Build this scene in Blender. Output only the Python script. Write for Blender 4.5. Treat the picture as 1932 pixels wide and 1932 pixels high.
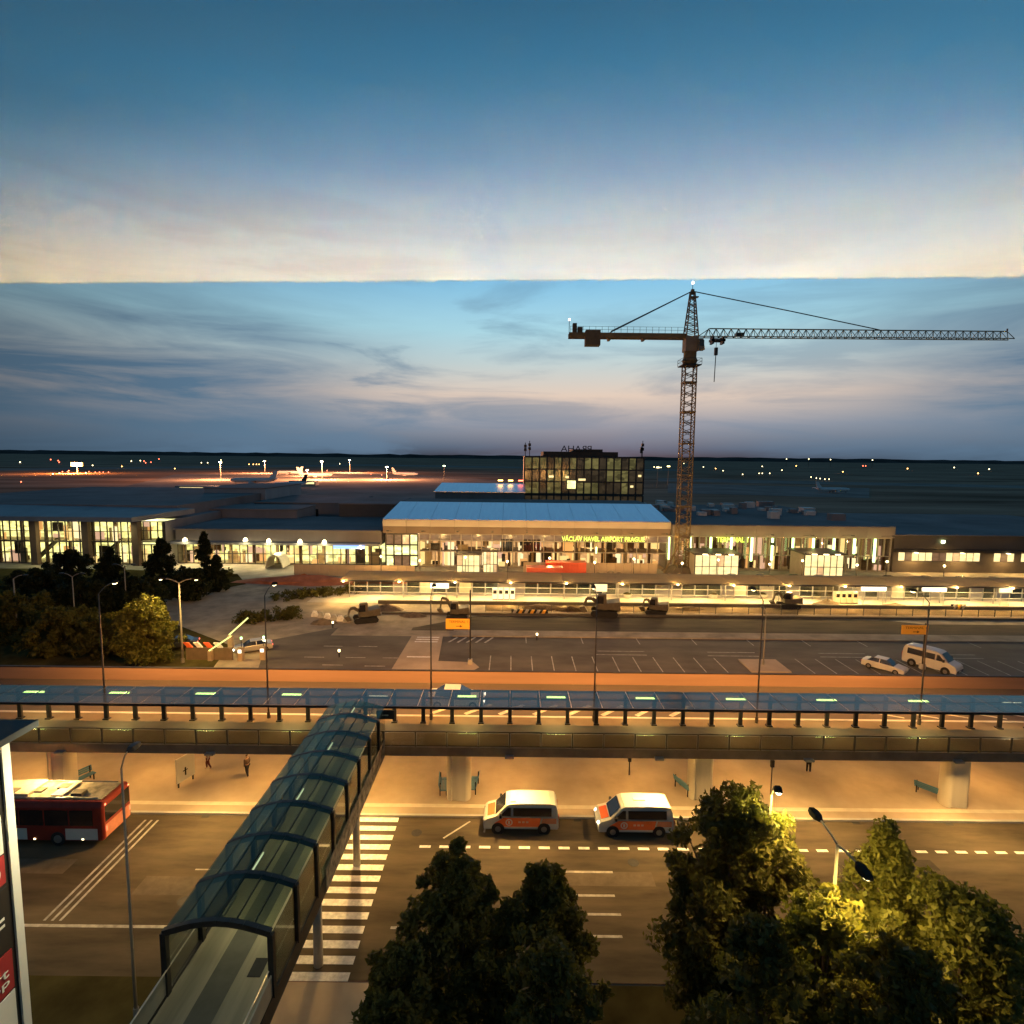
import bpy, math, random
import numpy as np
from mathutils import Vector, Matrix
random.seed(7)
rng = np.random.default_rng(11)
R = math.radians
for o in list(bpy.data.objects): bpy.data.objects.remove(o)
scene = bpy.context.scene
col = scene.collection

# ------------------------------------------------------------------ camera
W0 = 1932.0                       # pixel grid used to turn photo directions into positions
FPX = 1060.0
TH = math.atan(105/FPX); RO = R(0.6); H = 24.5
U0 = Vector((0, math.sin(TH), math.cos(TH))); FW = Vector((0, math.cos(TH), -math.sin(TH)))
CR = Vector((1,0,0))*math.cos(RO) + U0*math.sin(RO)
CU = Vector((1,0,0))*-math.sin(RO) + U0*math.cos(RO)
cam = bpy.data.cameras.new('camera'); cam.sensor_width = 36; cam.sensor_fit = 'HORIZONTAL'
cam.lens = 36*FPX/W0; cam.clip_start = 0.05; cam.clip_end = 30000
cam_o = bpy.data.objects.new('camera', cam); col.objects.link(cam_o)
m3 = Matrix((CR, CU, -FW)).transposed()
cam_o.matrix_world = Matrix.Translation((0,0,H)) @ m3.to_4x4()
scene.camera = cam_o
def ray(u, v): return CR*((u-966)/FPX) + CU*(-(v-966)/FPX) + FW
def G(u, v, z=0.0):               # where that direction meets the level z
    d = ray(u, v); t = (z-H)/d.z
    return Vector((d.x*t, d.y*t, z))
def A(u, v, Y):                   # where it meets the upright plane at distance Y
    d = ray(u, v); t = Y/d.y
    return Vector((d.x*t, Y, H+d.z*t))

# ------------------------------------------------------------------ sky, exposure
world = bpy.data.worlds.new('World'); scene.world = world; world.use_nodes = True
nt = world.node_tree; nt.nodes.clear()
N = nt.nodes.new; L = nt.links.new
def mth(op, a, b=None, c=None, clamp=False):
    n = N('ShaderNodeMath'); n.operation = op; n.use_clamp = clamp
    for i, x in enumerate((a, b, c)):
        if x is None: continue
        if isinstance(x, (int, float)): n.inputs[i].default_value = x
        else: L(x, n.inputs[i])
    return n.outputs[0]
tc = N('ShaderNodeTexCoord'); sep = N('ShaderNodeSeparateXYZ'); L(tc.outputs['Generated'], sep.inputs[0])
def srgb(r, g, b):
    f = lambda c: ((c/255+0.055)/1.055)**2.4 if c/255 > 0.04045 else c/255/12.92
    return (f(r), f(g), f(b), 1)
ramp = N('ShaderNodeValToRGB'); cr = ramp.color_ramp
stops = [(0.0,(48,62,76)),(0.022,(74,98,120)),(0.08,(138,145,158)),(0.15,(214,194,178)),(0.225,(186,200,200)),
         (0.30,(165,208,220)),(0.417,(126,188,222)),(0.60,(82,152,194)),(0.86,(50,110,148)),(1.0,(36,86,122))]
cr.elements[0].position = 0; cr.elements[0].color = srgb(*stops[0][1])
cr.elements[1].position = 1; cr.elements[1].color = srgb(*stops[-1][1])
for p, c in stops[1:-1]:
    e = cr.elements.new(p); e.color = srgb(*c)
L(mth('DIVIDE', sep.outputs['Z'], 0.7, clamp=True), ramp.inputs[0])
# after-glow: a broad, soft rise of brightness towards where the sun went down
gl = N('ShaderNodeVectorMath'); gl.operation = 'DOT_PRODUCT'; L(tc.outputs['Generated'], gl.inputs[0])
gl.inputs[1].default_value = (math.sin(R(9)), math.cos(R(9)), 0)
glow = N('ShaderNodeMapRange'); glow.interpolation_type = 'SMOOTHSTEP'; L(gl.outputs['Value'], glow.inputs[0])
glow.inputs[1].default_value = 0.45; glow.inputs[2].default_value = 1.0; glow.inputs[3].default_value = 0.36; glow.inputs[4].default_value = 1.0
# streaky clouds
mp = N('ShaderNodeMapping'); L(tc.outputs['Generated'], mp.inputs[0]); mp.inputs['Scale'].default_value = (1.7, 1.7, 11.5)
mp.inputs['Rotation'].default_value = (0, R(2.5), 0)
n1 = N('ShaderNodeTexNoise'); L(mp.outputs[0], n1.inputs[0]); n1.inputs['Scale'].default_value = 1.7; n1.inputs['Detail'].default_value = 7; n1.inputs['Roughness'].default_value = 0.58; n1.inputs['Distortion'].default_value = 0.5
cm = N('ShaderNodeMapRange'); cm.interpolation_type = 'SMOOTHSTEP'; L(n1.outputs[0], cm.inputs[0]); cm.inputs[1].default_value = 0.40; cm.inputs[2].default_value = 0.66
# clouds thin out overhead and towards the glow
up = N('ShaderNodeMapRange'); L(sep.outputs['Z'], up.inputs[0]); up.inputs[1].default_value = 0.16; up.inputs[2].default_value = 0.42; up.inputs[3].default_value = 1; up.inputs[4].default_value = 0.12
lf = N('ShaderNodeMapRange'); L(sep.outputs['X'], lf.inputs[0]); lf.inputs[1].default_value = -0.5; lf.inputs[2].default_value = 0.15; lf.inputs[3].default_value = 1; lf.inputs[4].default_value = 0.45
cf = mth('MULTIPLY', mth('MULTIPLY', cm.outputs[0], up.outputs[0]), lf.outputs[0])
cf = mth('MULTIPLY', cf, 1.0)
# away from the after-glow a low grey-blue cloud bank covers the pale band
sd = N('ShaderNodeMapRange'); sd.interpolation_type = 'SMOOTHSTEP'; L(gl.outputs['Value'], sd.inputs[0]); sd.inputs[1].default_value = 0.985; sd.inputs[2].default_value = 0.80; sd.inputs[3].default_value = 0.0; sd.inputs[4].default_value = 1.0
sl = N('ShaderNodeMapRange'); sl.interpolation_type = 'SMOOTHSTEP'; L(sep.outputs['Z'], sl.inputs[0]); sl.inputs[1].default_value = 0.36; sl.inputs[2].default_value = 0.12; sl.inputs[3].default_value = 0.0; sl.inputs[4].default_value = 1.0
cf = mth('MAXIMUM', cf, mth('MULTIPLY', mth('MULTIPLY', sd.outputs[0], sl.outputs[0]), mth('MULTIPLY_ADD', n1.outputs[0], 2.6, -0.45)))
cf = mth('MINIMUM', cf, 1.0)
mixc = N('ShaderNodeMix'); mixc.data_type = 'RGBA'; L(cf, mixc.inputs[0]); L(ramp.outputs[0], mixc.inputs[6]); mixc.inputs[7].default_value = srgb(92,122,148)
zen = N('ShaderNodeMapRange'); zen.interpolation_type = 'SMOOTHSTEP'; L(sep.outputs['Z'], zen.inputs[0]); zen.inputs[1].default_value = 0.3; zen.inputs[2].default_value = 0.9; zen.inputs[3].default_value = 0.0; zen.inputs[4].default_value = 0.75
gm = N('ShaderNodeVectorMath'); gm.operation = 'SCALE'; L(mixc.outputs[2], gm.inputs[0]); L(mth('MAXIMUM', glow.outputs[0], zen.outputs[0]), gm.inputs[3])
sky = N('ShaderNodeTexSky'); sky.sky_type = 'NISHITA'; sky.sun_disc = False; sky.sun_elevation = R(0.5); sky.sun_rotation = R(9); sky.ozone_density = 3
sk = N('ShaderNodeVectorMath'); sk.operation = 'SCALE'; L(sky.outputs[0], sk.inputs[0]); sk.inputs[3].default_value = 0.01
ad = N('ShaderNodeVectorMath'); ad.operation = 'ADD'; L(gm.outputs[0], ad.inputs[0]); L(sk.outputs[0], ad.inputs[1])
bg = N('ShaderNodeBackground'); L(ad.outputs[0], bg.inputs[0]); bg.inputs[1].default_value = 0.86
wo = N('ShaderNodeOutputWorld'); L(bg.outputs[0], wo.inputs[0])
scene.view_settings.view_transform = 'Standard'; scene.view_settings.look = 'None'
scene.view_settings.exposure = 0.35; scene.view_settings.gamma = 1; scene.view_settings.use_curve_mapping = False
scene.render.engine = 'CYCLES'
cy = scene.cycles
cy.use_denoising = True; cy.max_bounces = 6; cy.diffuse_bounces = 2; cy.glossy_bounces = 3; cy.transmission_bounces = 6; cy.transparent_max_bounces = 24
cy.sample_clamp_indirect = 0; cy.use_light_tree = True; cy.caustics_reflective = False; cy.caustics_refractive = False
try: cy.denoiser = 'OPENIMAGEDENOISE'
except Exception: pass

SODIUM = (1.0, 0.52, 0.13); WARM = (1.0, 0.60, 0.19); ORANGE = (1.0, 0.36, 0.09)

# ------------------------------------------------------------------ materials
MATS = {}
def mat(name, c, rough=0.7, var=0.25, scale=1.5, metal=0.0, spec=0.3, coords='Object', detail=5, c2=None, bump=0.0, streak=None, island=0.0):
    if name in MATS: return MATS[name]
    m = bpy.data.materials.new(name); m.use_nodes = True; t = m.node_tree; p = t.nodes['Principled BSDF']
    p.inputs['Roughness'].default_value = rough; p.inputs['Metallic'].default_value = metal; p.inputs['Specular IOR Level'].default_value = spec
    co = t.nodes.new('ShaderNodeTexCoord'); nz = t.nodes.new('ShaderNodeTexNoise')
    if coords == 'World':
        g = t.nodes.new('ShaderNodeNewGeometry'); src = g.outputs['Position']
    else: src = co.outputs[coords]
    if streak:
        mm = t.nodes.new('ShaderNodeMapping'); mm.inputs['Scale'].default_value = streak; t.links.new(src, mm.inputs[0]); src = mm.outputs[0]
    t.links.new(src, nz.inputs[0]); nz.inputs['Scale'].default_value = scale; nz.inputs['Detail'].default_value = detail; nz.inputs['Roughness'].default_value = 0.62
    mr = t.nodes.new('ShaderNodeMapRange'); t.links.new(nz.outputs[0], mr.inputs[0]); mr.inputs[1].default_value = 0.3; mr.inputs[2].default_value = 0.7
    mx = t.nodes.new('ShaderNodeMix'); mx.data_type = 'RGBA'; fac = mr.outputs[0]
    if island:
        g2 = t.nodes.new('ShaderNodeNewGeometry'); av = t.nodes.new('ShaderNodeMix'); av.inputs[0].default_value = island
        t.links.new(fac, av.inputs[2]); t.links.new(g2.outputs['Random Per Island'], av.inputs[3]); fac = av.outputs[0]
    t.links.new(fac, mx.inputs[0])
    a = [x*(1-var) for x in c]; b = list(c2) if c2 else [min(1, x*(1+var)) for x in c]
    mx.inputs[6].default_value = (*a[:3], 1); mx.inputs[7].default_value = (*b[:3], 1)
    t.links.new(mx.outputs[2], p.inputs['Base Color'])
    if bump:
        bp = t.nodes.new('ShaderNodeBump'); bp.inputs['Strength'].default_value = bump; bp.inputs['Distance'].default_value = 0.05
        t.links.new(nz.outputs[0], bp.inputs['Height']); t.links.new(bp.outputs[0], p.inputs['Normal'])
    MATS[name] = m; return m
def emit(name, c, s, base=(0.3,0.3,0.3)):
    if name in MATS: return MATS[name]
    m = bpy.data.materials.new(name); m.use_nodes = True; p = m.node_tree.nodes['Principled BSDF']
    p.inputs['Base Color'].default_value = (*base, 1); p.inputs['Emission Color'].default_value = (*c, 1); p.inputs['Emission Strength'].default_value = s
    MATS[name] = m; return m
def lit_pane(name, c, c2, s, scale=0.7, lo=0.25, soft=False):
    """A window with a lit interior: emission broken up by the things one sees inside."""
    m = bpy.data.materials.new(name); m.use_nodes = True; t = m.node_tree; p = t.nodes['Principled BSDF']
    p.inputs['Base Color'].default_value = (0.02,0.02,0.02,1); p.inputs['Roughness'].default_value = 0.12
    g = t.nodes.new('ShaderNodeNewGeometry'); mp = t.nodes.new('ShaderNodeMapping'); mp.inputs['Scale'].default_value = (1, 1, 1.9); t.links.new(g.outputs['Position'], mp.inputs[0])
    vo = t.nodes.new('ShaderNodeTexVoronoi'); vo.feature = 'F1'; vo.distance = 'CHEBYCHEV'; vo.inputs['Scale'].default_value = scale; t.links.new(mp.outputs[0], vo.inputs[0])
    bw = t.nodes.new('ShaderNodeRGBToBW'); t.links.new(vo.outputs['Color'], bw.inputs[0])
    if soft:
        t.nodes.remove(vo); ns = t.nodes.new('ShaderNodeTexNoise'); ns.inputs['Scale'].default_value = scale; ns.inputs['Detail'].default_value = 4; t.links.new(mp.outputs[0], ns.inputs[0]); t.links.new(ns.outputs[0], bw.inputs[0])
    nz = t.nodes.new('ShaderNodeTexNoise'); nz.inputs['Scale'].default_value = 0.25; t.links.new(g.outputs['Position'], nz.inputs[0])
    mu = t.nodes.new('ShaderNodeMath'); mu.operation = 'MULTIPLY'; t.links.new(bw.outputs[0], mu.inputs[0]); t.links.new(nz.outputs[0], mu.inputs[1])
    mr = t.nodes.new('ShaderNodeMapRange'); t.links.new(mu.outputs[0], mr.inputs[0]); mr.inputs[1].default_value = 0.06; mr.inputs[2].default_value = 0.42; mr.inputs[3].default_value = lo*s; mr.inputs[4].default_value = s
    mx = t.nodes.new('ShaderNodeMix'); mx.data_type = 'RGBA'; t.links.new(nz.outputs[0], mx.inputs[0]); mx.inputs[6].default_value = (*c,1); mx.inputs[7].default_value = (*c2,1)
    t.links.new(mx.outputs[2], p.inputs['Emission Color']); t.links.new(mr.outputs[0], p.inputs['Emission Strength'])
    MATS[name] = m; return m
def glass(name, tint, refl=0.25, rough=0.05, rcol=(1,1,1), fk=1.2):
    m = bpy.data.materials.new(name); m.use_nodes = True; t = m.node_tree; t.nodes.remove(t.nodes['Principled BSDF'])
    out = t.nodes['Material Output']; tr = t.nodes.new('ShaderNodeBsdfTransparent'); tr.inputs[0].default_value = (*tint,1)
    gs = t.nodes.new('ShaderNodeBsdfGlossy'); gs.inputs['Roughness'].default_value = rough; gs.inputs[0].default_value = (*rcol,1)
    lw = t.nodes.new('ShaderNodeLayerWeight'); lw.inputs[0].default_value = 0.5; fr = t.nodes.new('ShaderNodeMath'); fr.operation = 'POWER'; t.links.new(lw.outputs['Facing'], fr.inputs[0]); fr.inputs[1].default_value = 4.0
    ad = t.nodes.new('ShaderNodeMath'); ad.operation = 'MULTIPLY_ADD'; t.links.new(fr.outputs[0], ad.inputs[0]); ad.inputs[1].default_value = fk; ad.inputs[2].default_value = refl; ad.use_clamp = True
    mx = t.nodes.new('ShaderNodeMixShader'); t.links.new(ad.outputs[0], mx.inputs[0]); t.links.new(tr.outputs[0], mx.inputs[1]); t.links.new(gs.outputs[0], mx.inputs[2])
    t.links.new(mx.outputs[0], out.inputs[0]); MATS[name] = m; return m
def leafmat(name, c, c2):
    m = mat(name, c, 0.6, 0.35, 0.8, c2=c2, island=0.6, spec=0.15)
    t = m.node_tree; p = t.nodes['Principled BSDF']; out = t.nodes['Material Output']
    tl = t.nodes.new('ShaderNodeBsdfTranslucent'); tl.inputs[0].default_value = (c2[0]*0.9, c2[1], c2[2]*0.5, 1)
    mx = t.nodes.new('ShaderNodeMixShader'); mx.inputs[0].default_value = 0.3
    t.links.new(p.outputs[0], mx.inputs[1]); t.links.new(tl.outputs[0], mx.inputs[2]); t.links.new(mx.outputs[0], out.inputs[0]); return m

asphalt = mat('asphalt', (0.085,0.066,0.042), 0.85, 0.45, 0.5, spec=0.15, coords='World', bump=0.15, streak=(0.3,1.4,1), detail=9)
lot_asphalt = mat('lot_asphalt', (0.115,0.098,0.075), 0.8, 0.4, 0.12, coords='World', streak=(1,2.2,1))
deck_asphalt = mat('deck_asphalt', (0.075,0.062,0.052), 0.8, 0.2, 0.4, coords='World', streak=(0.2,1.5,1))
paving = mat('paving', (0.38,0.30,0.21), 0.75, 0.30, 0.16, detail=9, coords='World', bump=0.1)
sand = mat('sand_gravel', (0.33,0.27,0.19), 0.9, 0.35, 0.35, coords='World', bump=0.3)
grass = mat('grass_ground', (0.06,0.05,0.018), 0.95, 0.5, 0.3, spec=0.0, coords='World', bump=0.4)
field = mat('field', (0.30,0.19,0.13), 0.95, 0.55, 0.012, coords='World', spec=0.0, streak=(0.4,1.6,1))
concrete = mat('concrete', (0.42,0.40,0.36), 0.8, 0.15, 0.7, coords='World', streak=(1,1,0.3))
apronm = mat('apron_concrete', (0.26,0.22,0.19), 0.85, 0.25, 0.03, spec=0.0, coords='World')
paint = mat('road_paint', (0.76,0.74,0.68), 0.6, 0.3, 3.5, coords='World', detail=8)
worn = mat('worn_paint', (0.40,0.38,0.33), 0.7, 0.45, 1.8, coords='World', detail=8)
darkmetal = mat('dark_metal', (0.035,0.032,0.03), 0.45, 0.2, 2, metal=0.4)
steel = mat('grey_steel', (0.30,0.30,0.29), 0.45, 0.15, 2, metal=0.5)
greym = mat('grey_cladding', (0.22,0.195,0.19), 0.6, 0.14, 0.25, coords='World', streak=(1,1,0.2))
greyl = mat('light_cladding', (0.27,0.27,0.28), 0.6, 0.14, 0.25, coords='World', streak=(1,1,0.2))
roofm = mat('roof_membrane', (0.22,0.185,0.175), 0.9, 0.25, 0.06, spec=0.03, coords='World')
bluem = mat('metal_roof', (0.97,0.90,0.97), 0.40, 0.06, 0.4, metal=0.95, coords='World', streak=(4,0.4,1))
fasc = mat('fascia_panel', (0.42,0.36,0.30), 0.6, 0.1, 0.6)
cranem = mat('crane_yellow_paint', (0.17,0.115,0.055), 0.6, 0.3, 0.8)
cwm = mat('counterweight_concrete', (0.12,0.09,0.06), 0.8, 0.2, 1)
white = mat('white_paint', (0.62,0.60,0.52), 0.35, 0.05, 1.5, spec=0.5)
redp = mat('red_paint', (0.55,0.07,0.03), 0.4, 0.1, 1.5, spec=0.5)
orangep = mat('orange_stripe', (0.70,0.13,0.04), 0.45, 0.1, 1.5)
black = mat('black_rubber', (0.02,0.02,0.02), 0.8, 0.2, 2)
darkglass = mat('dark_glass', (0.012,0.012,0.014), 0.08, 0.1, 1, spec=0.8)
bluebench = mat('blue_bench_paint', (0.10,0.24,0.34), 0.5, 0.12, 2)
yellow = mat('yellow_sign', (0.80,0.42,0.05), 0.5, 0.05, 1)
bark = mat('bark', (0.07,0.05,0.035), 0.9, 0.3, 6, bump=0.5)
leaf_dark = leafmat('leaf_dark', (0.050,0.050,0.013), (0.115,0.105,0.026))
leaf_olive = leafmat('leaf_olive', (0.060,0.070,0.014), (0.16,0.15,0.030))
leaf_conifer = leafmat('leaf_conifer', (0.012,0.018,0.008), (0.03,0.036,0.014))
glass_roof = glass('roof_glass', (0.50,0.50,0.48), 0.09, 0.2, (0.85,0.8,0.72), 0.8)
glass_side = glass('side_glass', (0.50,0.54,0.50), 0.06, 0.05)
glass_bal = glass('balustrade_glass', (0.84,0.76,0.64), 0.04, 0.08)
glass_walk = glass('canopy_glass', (0.60,0.64,0.55), 0.035, 0.12, (0.85,0.85,0.7), 0.6)
tube_green = emit('tube_light_green', (0.66,1.0,0.34), 3.2); roof_tube = emit('roof_tube_green', (0.60,1.0,0.26), 9)
tube_white = emit('tube_light_white', (0.95,1.0,0.72), 2.6)
lamp_on = emit('lamp_lens', (1.0,0.80,0.32), 6)
lamp_warm = emit('lamp_lens_warm', (1.0,0.83,0.42), 5)
lamp_red = emit('lamp_lens_red', (1.0,0.16,0.07), 5)
lamp_orange = emit('lamp_lens_orange', (1.0,0.50,0.12), 8)
letters = emit('sign_letter_glow', (0.72,1.0,0.06), 2.0)
whitepanel = emit('lit_white_panel', (1.0,0.93,0.74), 1.8)
bluepanel = emit('lit_blue_panel', (0.22,0.45,1.0), 1.4)
orangekiosk = emit('lit_orange_panel', (1.0,0.42,0.08), 0.7)
pane_g = lit_pane('pane_lit_green', (0.86,0.90,0.30), (1.0,0.92,0.42), 2.1, 0.7, 0.4)
pane_w = lit_pane('pane_lit_warm', (1.0,0.62,0.28), (0.95,0.50,0.22), 1.0, 0.9, 0.45, True)
pane_y = lit_pane('pane_lit_bright', (1.0,0.80,0.34), (1.0,0.72,0.32), 1.5, 0.9, 0.5, True)
pane_d = lit_pane('pane_dim', (0.62,0.32,0.16), (0.45,0.23,0.10), 0.5, 0.9, 0.4, True)
pane_k = lit_pane('pane_block', (0.34,0.31,0.10), (0.22,0.17,0.06), 0.5, 0.5, 0.25)
pane_o = lit_pane('pane_block_dark', (0.16,0.11,0.05), (0.10,0.07,0.04), 0.3, 0.35, 0.3)

# ------------------------------------------------------------------ helpers
class MB:
    def __init__(s): s.v = []; s.f = []
    def hexa(s, p):
        b = len(s.v); s.v += [tuple(x) for x in p]
        s.f += [tuple(b+i for i in q) for q in ((0,3,2,1),(4,5,6,7),(0,1,5,4),(1,2,6,5),(2,3,7,6),(3,0,4,7))]; return s
    def box(s, x0, x1, y0, y1, z0, z1):
        return s.hexa([(x0,y0,z0),(x1,y0,z0),(x1,y1,z0),(x0,y1,z0),(x0,y0,z1),(x1,y0,z1),(x1,y1,z1),(x0,y1,z1)])
    def bar(s, p, q, w, h=None):
        p, q = Vector(p), Vector(q); d = (q-p).normalized(); up = Vector((0,0,1)) if abs(d.z) < 0.95 else Vector((0,1,0))
        a = d.cross(up).normalized()*w/2; b = a.cross(d).normalized()*(h or w)/2
        return s.hexa([p-a-b, p+a-b, q+a-b, q-a-b, p-a+b, p+a+b, q+a+b, q-a+b])
    def tube(s, pts, rad, n=8, cap=True):
        pts = [Vector(p) for p in pts]; rad = rad if hasattr(rad, '__len__') else [rad]*len(pts); b = len(s.v)
        for i, p in enumerate(pts):
            d = (pts[min(i+1,len(pts)-1)] - pts[max(i-1,0)]).normalized(); up = Vector((0,0,1)) if abs(d.z) < 0.9 else Vector((0,1,0))
            a = d.cross(up).normalized(); c = a.cross(d).normalized()
            for k in range(n):
                t = 2*math.pi*k/n; s.v.append(tuple(p + a*math.cos(t)*rad[i] + c*math.sin(t)*rad[i]))
        for i in range(len(pts)-1):
            for k in range(n): s.f.append((b+i*n+k, b+i*n+(k+1)%n, b+(i+1)*n+(k+1)%n, b+(i+1)*n+k))
        if cap:
            s.f.append(tuple(b+k for k in reversed(range(n)))); s.f.append(tuple(b+(len(pts)-1)*n+k for k in range(n)))
        return s
    def loft(s, rings, cap=True):
        b = len(s.v); n = len(rings[0])
        for r in rings: s.v += [tuple(p) for p in r]
        for i in range(len(rings)-1):
            for k in range(n): s.f.append((b+i*n+k, b+i*n+(k+1)%n, b+(i+1)*n+(k+1)%n, b+(i+1)*n+k))
        if cap: s.f.append(tuple(b+k for k in reversed(range(n)))); s.f.append(tuple(b+(len(rings)-1)*n+k for k in range(n)))
        return s
    def poly(s, pts):
        b = len(s.v); s.v += [tuple(p) for p in pts]; s.f.append(tuple(range(b, b+len(pts)))); return s
    def mesh(s, name, off=None):
        v = s.v if off is None else [(x-off[0], y-off[1], z-off[2]) for x, y, z in s.v]
        me = bpy.data.meshes.new(name); me.from_pydata(v, [], s.f); me.update(); return me
    def build(s, name, m, parent=None, local=False, smooth=False, bevel=0):
        off = None if (local or parent is None) else origin(parent)
        o = link(name, s.mesh(name, off), m, parent)
        if smooth:
            o.data.polygons.foreach_set('use_smooth', [True]*len(o.data.polygons))
        if bevel:
            b = o.modifiers.new('bevel', 'BEVEL'); b.width = bevel; b.segments = 2; b.limit_method = 'ANGLE'; b.angle_limit = R(35)
        return o
def origin(o):
    v = Vector((0,0,0))
    while o is not None: v += o.location; o = o.parent
    return v
def link(name, me, m, parent=None):
    o = bpy.data.objects.new(name, me); col.objects.link(o)
    if m is not None and not me.materials: me.materials.append(m)
    if parent is not None: o.parent = parent
    return o
def tag(o, label, cat, group=None):
    o['label'] = label; o['category'] = cat
    if group: o['group'] = group
    return o
def struct(o, kind='structure'): o['kind'] = kind; return o
def thing(name, label, cat, loc=(0,0,0), rz=0, group=None):
    o = bpy.data.objects.new(name, None); col.objects.link(o); o.location = loc; o.rotation_euler = (0,0,rz); o.empty_display_size = 0.3
    return tag(o, label, cat, group)
CUBES = {}
def piece(name, m, parent, lo, hi):       # one box-shaped piece that shares its mesh with its likes
    if m.name not in CUBES:
        CUBES[m.name] = MB().box(-.5,.5,-.5,.5,-.5,.5).mesh('piece_'+m.name); CUBES[m.name].materials.append(m)
    o = bpy.data.objects.new(name, CUBES[m.name]); col.objects.link(o); o.parent = parent
    lo, hi = Vector(lo), Vector(hi); o.location = (lo+hi)/2 - (origin(parent) if parent else Vector()); o.scale = hi-lo; return o
def light(name, kind, loc, power, color, parent=None, size=0.3, rot=None, spot=None, blend=0.6):
    d = bpy.data.lights.new(name, kind); d.energy = power; d.color = color
    if kind == 'AREA': d.shape = 'DISK'; d.size = size
    elif kind == 'SPOT': d.shadow_soft_size = size; d.spot_size = spot or R(140); d.spot_blend = blend
    else: d.shadow_soft_size = size
    o = bpy.data.objects.new(name, d); col.objects.link(o)
    if parent is not None: o.parent = parent; o.location = Vector(loc) - origin(parent)
    else: o.location = loc
    if rot: o.rotation_euler = rot
    return o
def gsheet(name, pts, z, m, parent=None):
    mb = MB(); mb.poly([(p[0], p[1], z) for p in pts]); o = mb.build(name, m, parent)
    if parent is None: struct(o)
    return o
def text_mesh(s, size, extr=0.03):
    c = bpy.data.curves.new('lettering', 'FONT'); c.body = s; c.size = size; c.extrude = extr; c.align_x = 'LEFT'
    o = bpy.data.objects.new('tmp', c); col.objects.link(o); dg = bpy.context.evaluated_depsgraph_get()
    me = bpy.data.meshes.new_from_object(o.evaluated_get(dg)); bpy.data.objects.remove(o); return me
def lettering(s, m, parent, origin_pt, width, xaxis=(1,0,0), zaxis=(0,0,1), extr=0.03, height=None):
    me = text_mesh(s, 1.0, extr); co = np.empty(len(me.vertices)*3); me.vertices.foreach_get('co', co); co = co.reshape(-1,3)
    w = co[:,0].max()-co[:,0].min(); sx = width/w; h = co[:,1].max()-co[:,1].min(); sy = (height/h) if height else sx
    xa, za = Vector(xaxis), Vector(zaxis); ya = xa.cross(za)*-1
    out = [(Vector(origin_pt) + xa*((c[0]-co[:,0].min())*sx) + za*((c[1]-co[:,1].min())*sy) - ya*c[2]) - origin(parent) for c in co]
    me.vertices.foreach_set('co', [x for p in out for x in p]); me.update()
    return link('lettering', me, m, parent)
ORD = ['first','second','third','fourth','fifth','sixth','seventh','eighth','ninth','tenth','eleventh','twelfth','thirteenth','fourteenth','fifteenth','sixteenth']

# ------------------------------------------------------------------ ground
gsheet('ground', [(-9000,-200),(9000,-200),(9000,14000),(-9000,14000)], -0.03, field)
road = gsheet('road', [(-95,24),(100,24),(100,36.2),(-95,36.2)], 0.0, asphalt)
struct(MB().box(-95,100,36.2,60,-0.1,0.12).build('plaza_pavement', paving))
struct(MB().box(-95,100,36.0,36.2,-0.1,0.125).build('kerb', concrete))
lawn_l = struct(MB().box(-95,-13.2,6,24,-0.1,0.10).build('lawn', grass))
struct(MB().box(-13.2,-6.4,6,23.8,-0.1,0.11).build('pavement', paving))
struct(MB().box(-6.4,70,6,23.8,-0.1,0.10).build('lawn', grass))
gsheet('site_ground', [(-150,60),(150,60),(150,140),(-150,140)], 0.0, sand)
p = lambda u, v: G(u, v)
lot = gsheet('parking_lot', [(-28.5,61),(150,61),(150,74.4),(-24.5,74.4),(-24.5,78),(-32,72)], 0.008, lot_asphalt)
gsheet('access_road', [(-14,78.2),(-5,84.6),(38,85),(58,84.2),(62,82.5),(150,83),(150,77.2),(-14,77)], 0.010, asphalt)
bus_pave = gsheet('bus_station_pavement', [(-34,91.5),(150,91.5),(150,104),(-34,104)], 0.012, mat('pale_paving',(0.48,0.42,0.33),0.75,0.15,0.4,coords='World'))
gsheet('forecourt', [(-100,104),(150,104),(150,126),(-100,126)], 0.006, mat('forecourt_paving',(0.30,0.26,0.2),0.8,0.3,0.3,coords='World'))
gsheet('lawn', [(-130,58),(-33,58),(-36,70),(-50,80),(-58,92),(-50,104),(-56,113),(-80,116),(-130,116)], 0.014, grass)
gsheet('path', [tuple(G(250,1175)[:2]),tuple(G(420,1180)[:2]),tuple(G(640,1105)[:2]),tuple(G(560,1085)[:2])], 0.020, sand)
gsheet('apron', [tuple(G(*q)[:2]) for q in ((330,895),(640,889),(900,903),(1005,912),(850,945),(620,960),(60,960))], 0.02, apronm)
gsheet('taxiway', [tuple(G(*q)[:2]) for q in ((1240,902),(1932,916),(1932,921),(1240,908))], 0.02, apronm)
gsheet('taxiway', [tuple(G(*q)[:2]) for q in ((1260,912),(1640,921),(1640,940),(1260,930))], 0.02, apronm)
gsheet('runway', [tuple(G(*q)[:2]) for q in ((0,884),(700,876),(1300,886),(1300,889),(700,879),(0,888))], 0.02, apronm)
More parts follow.
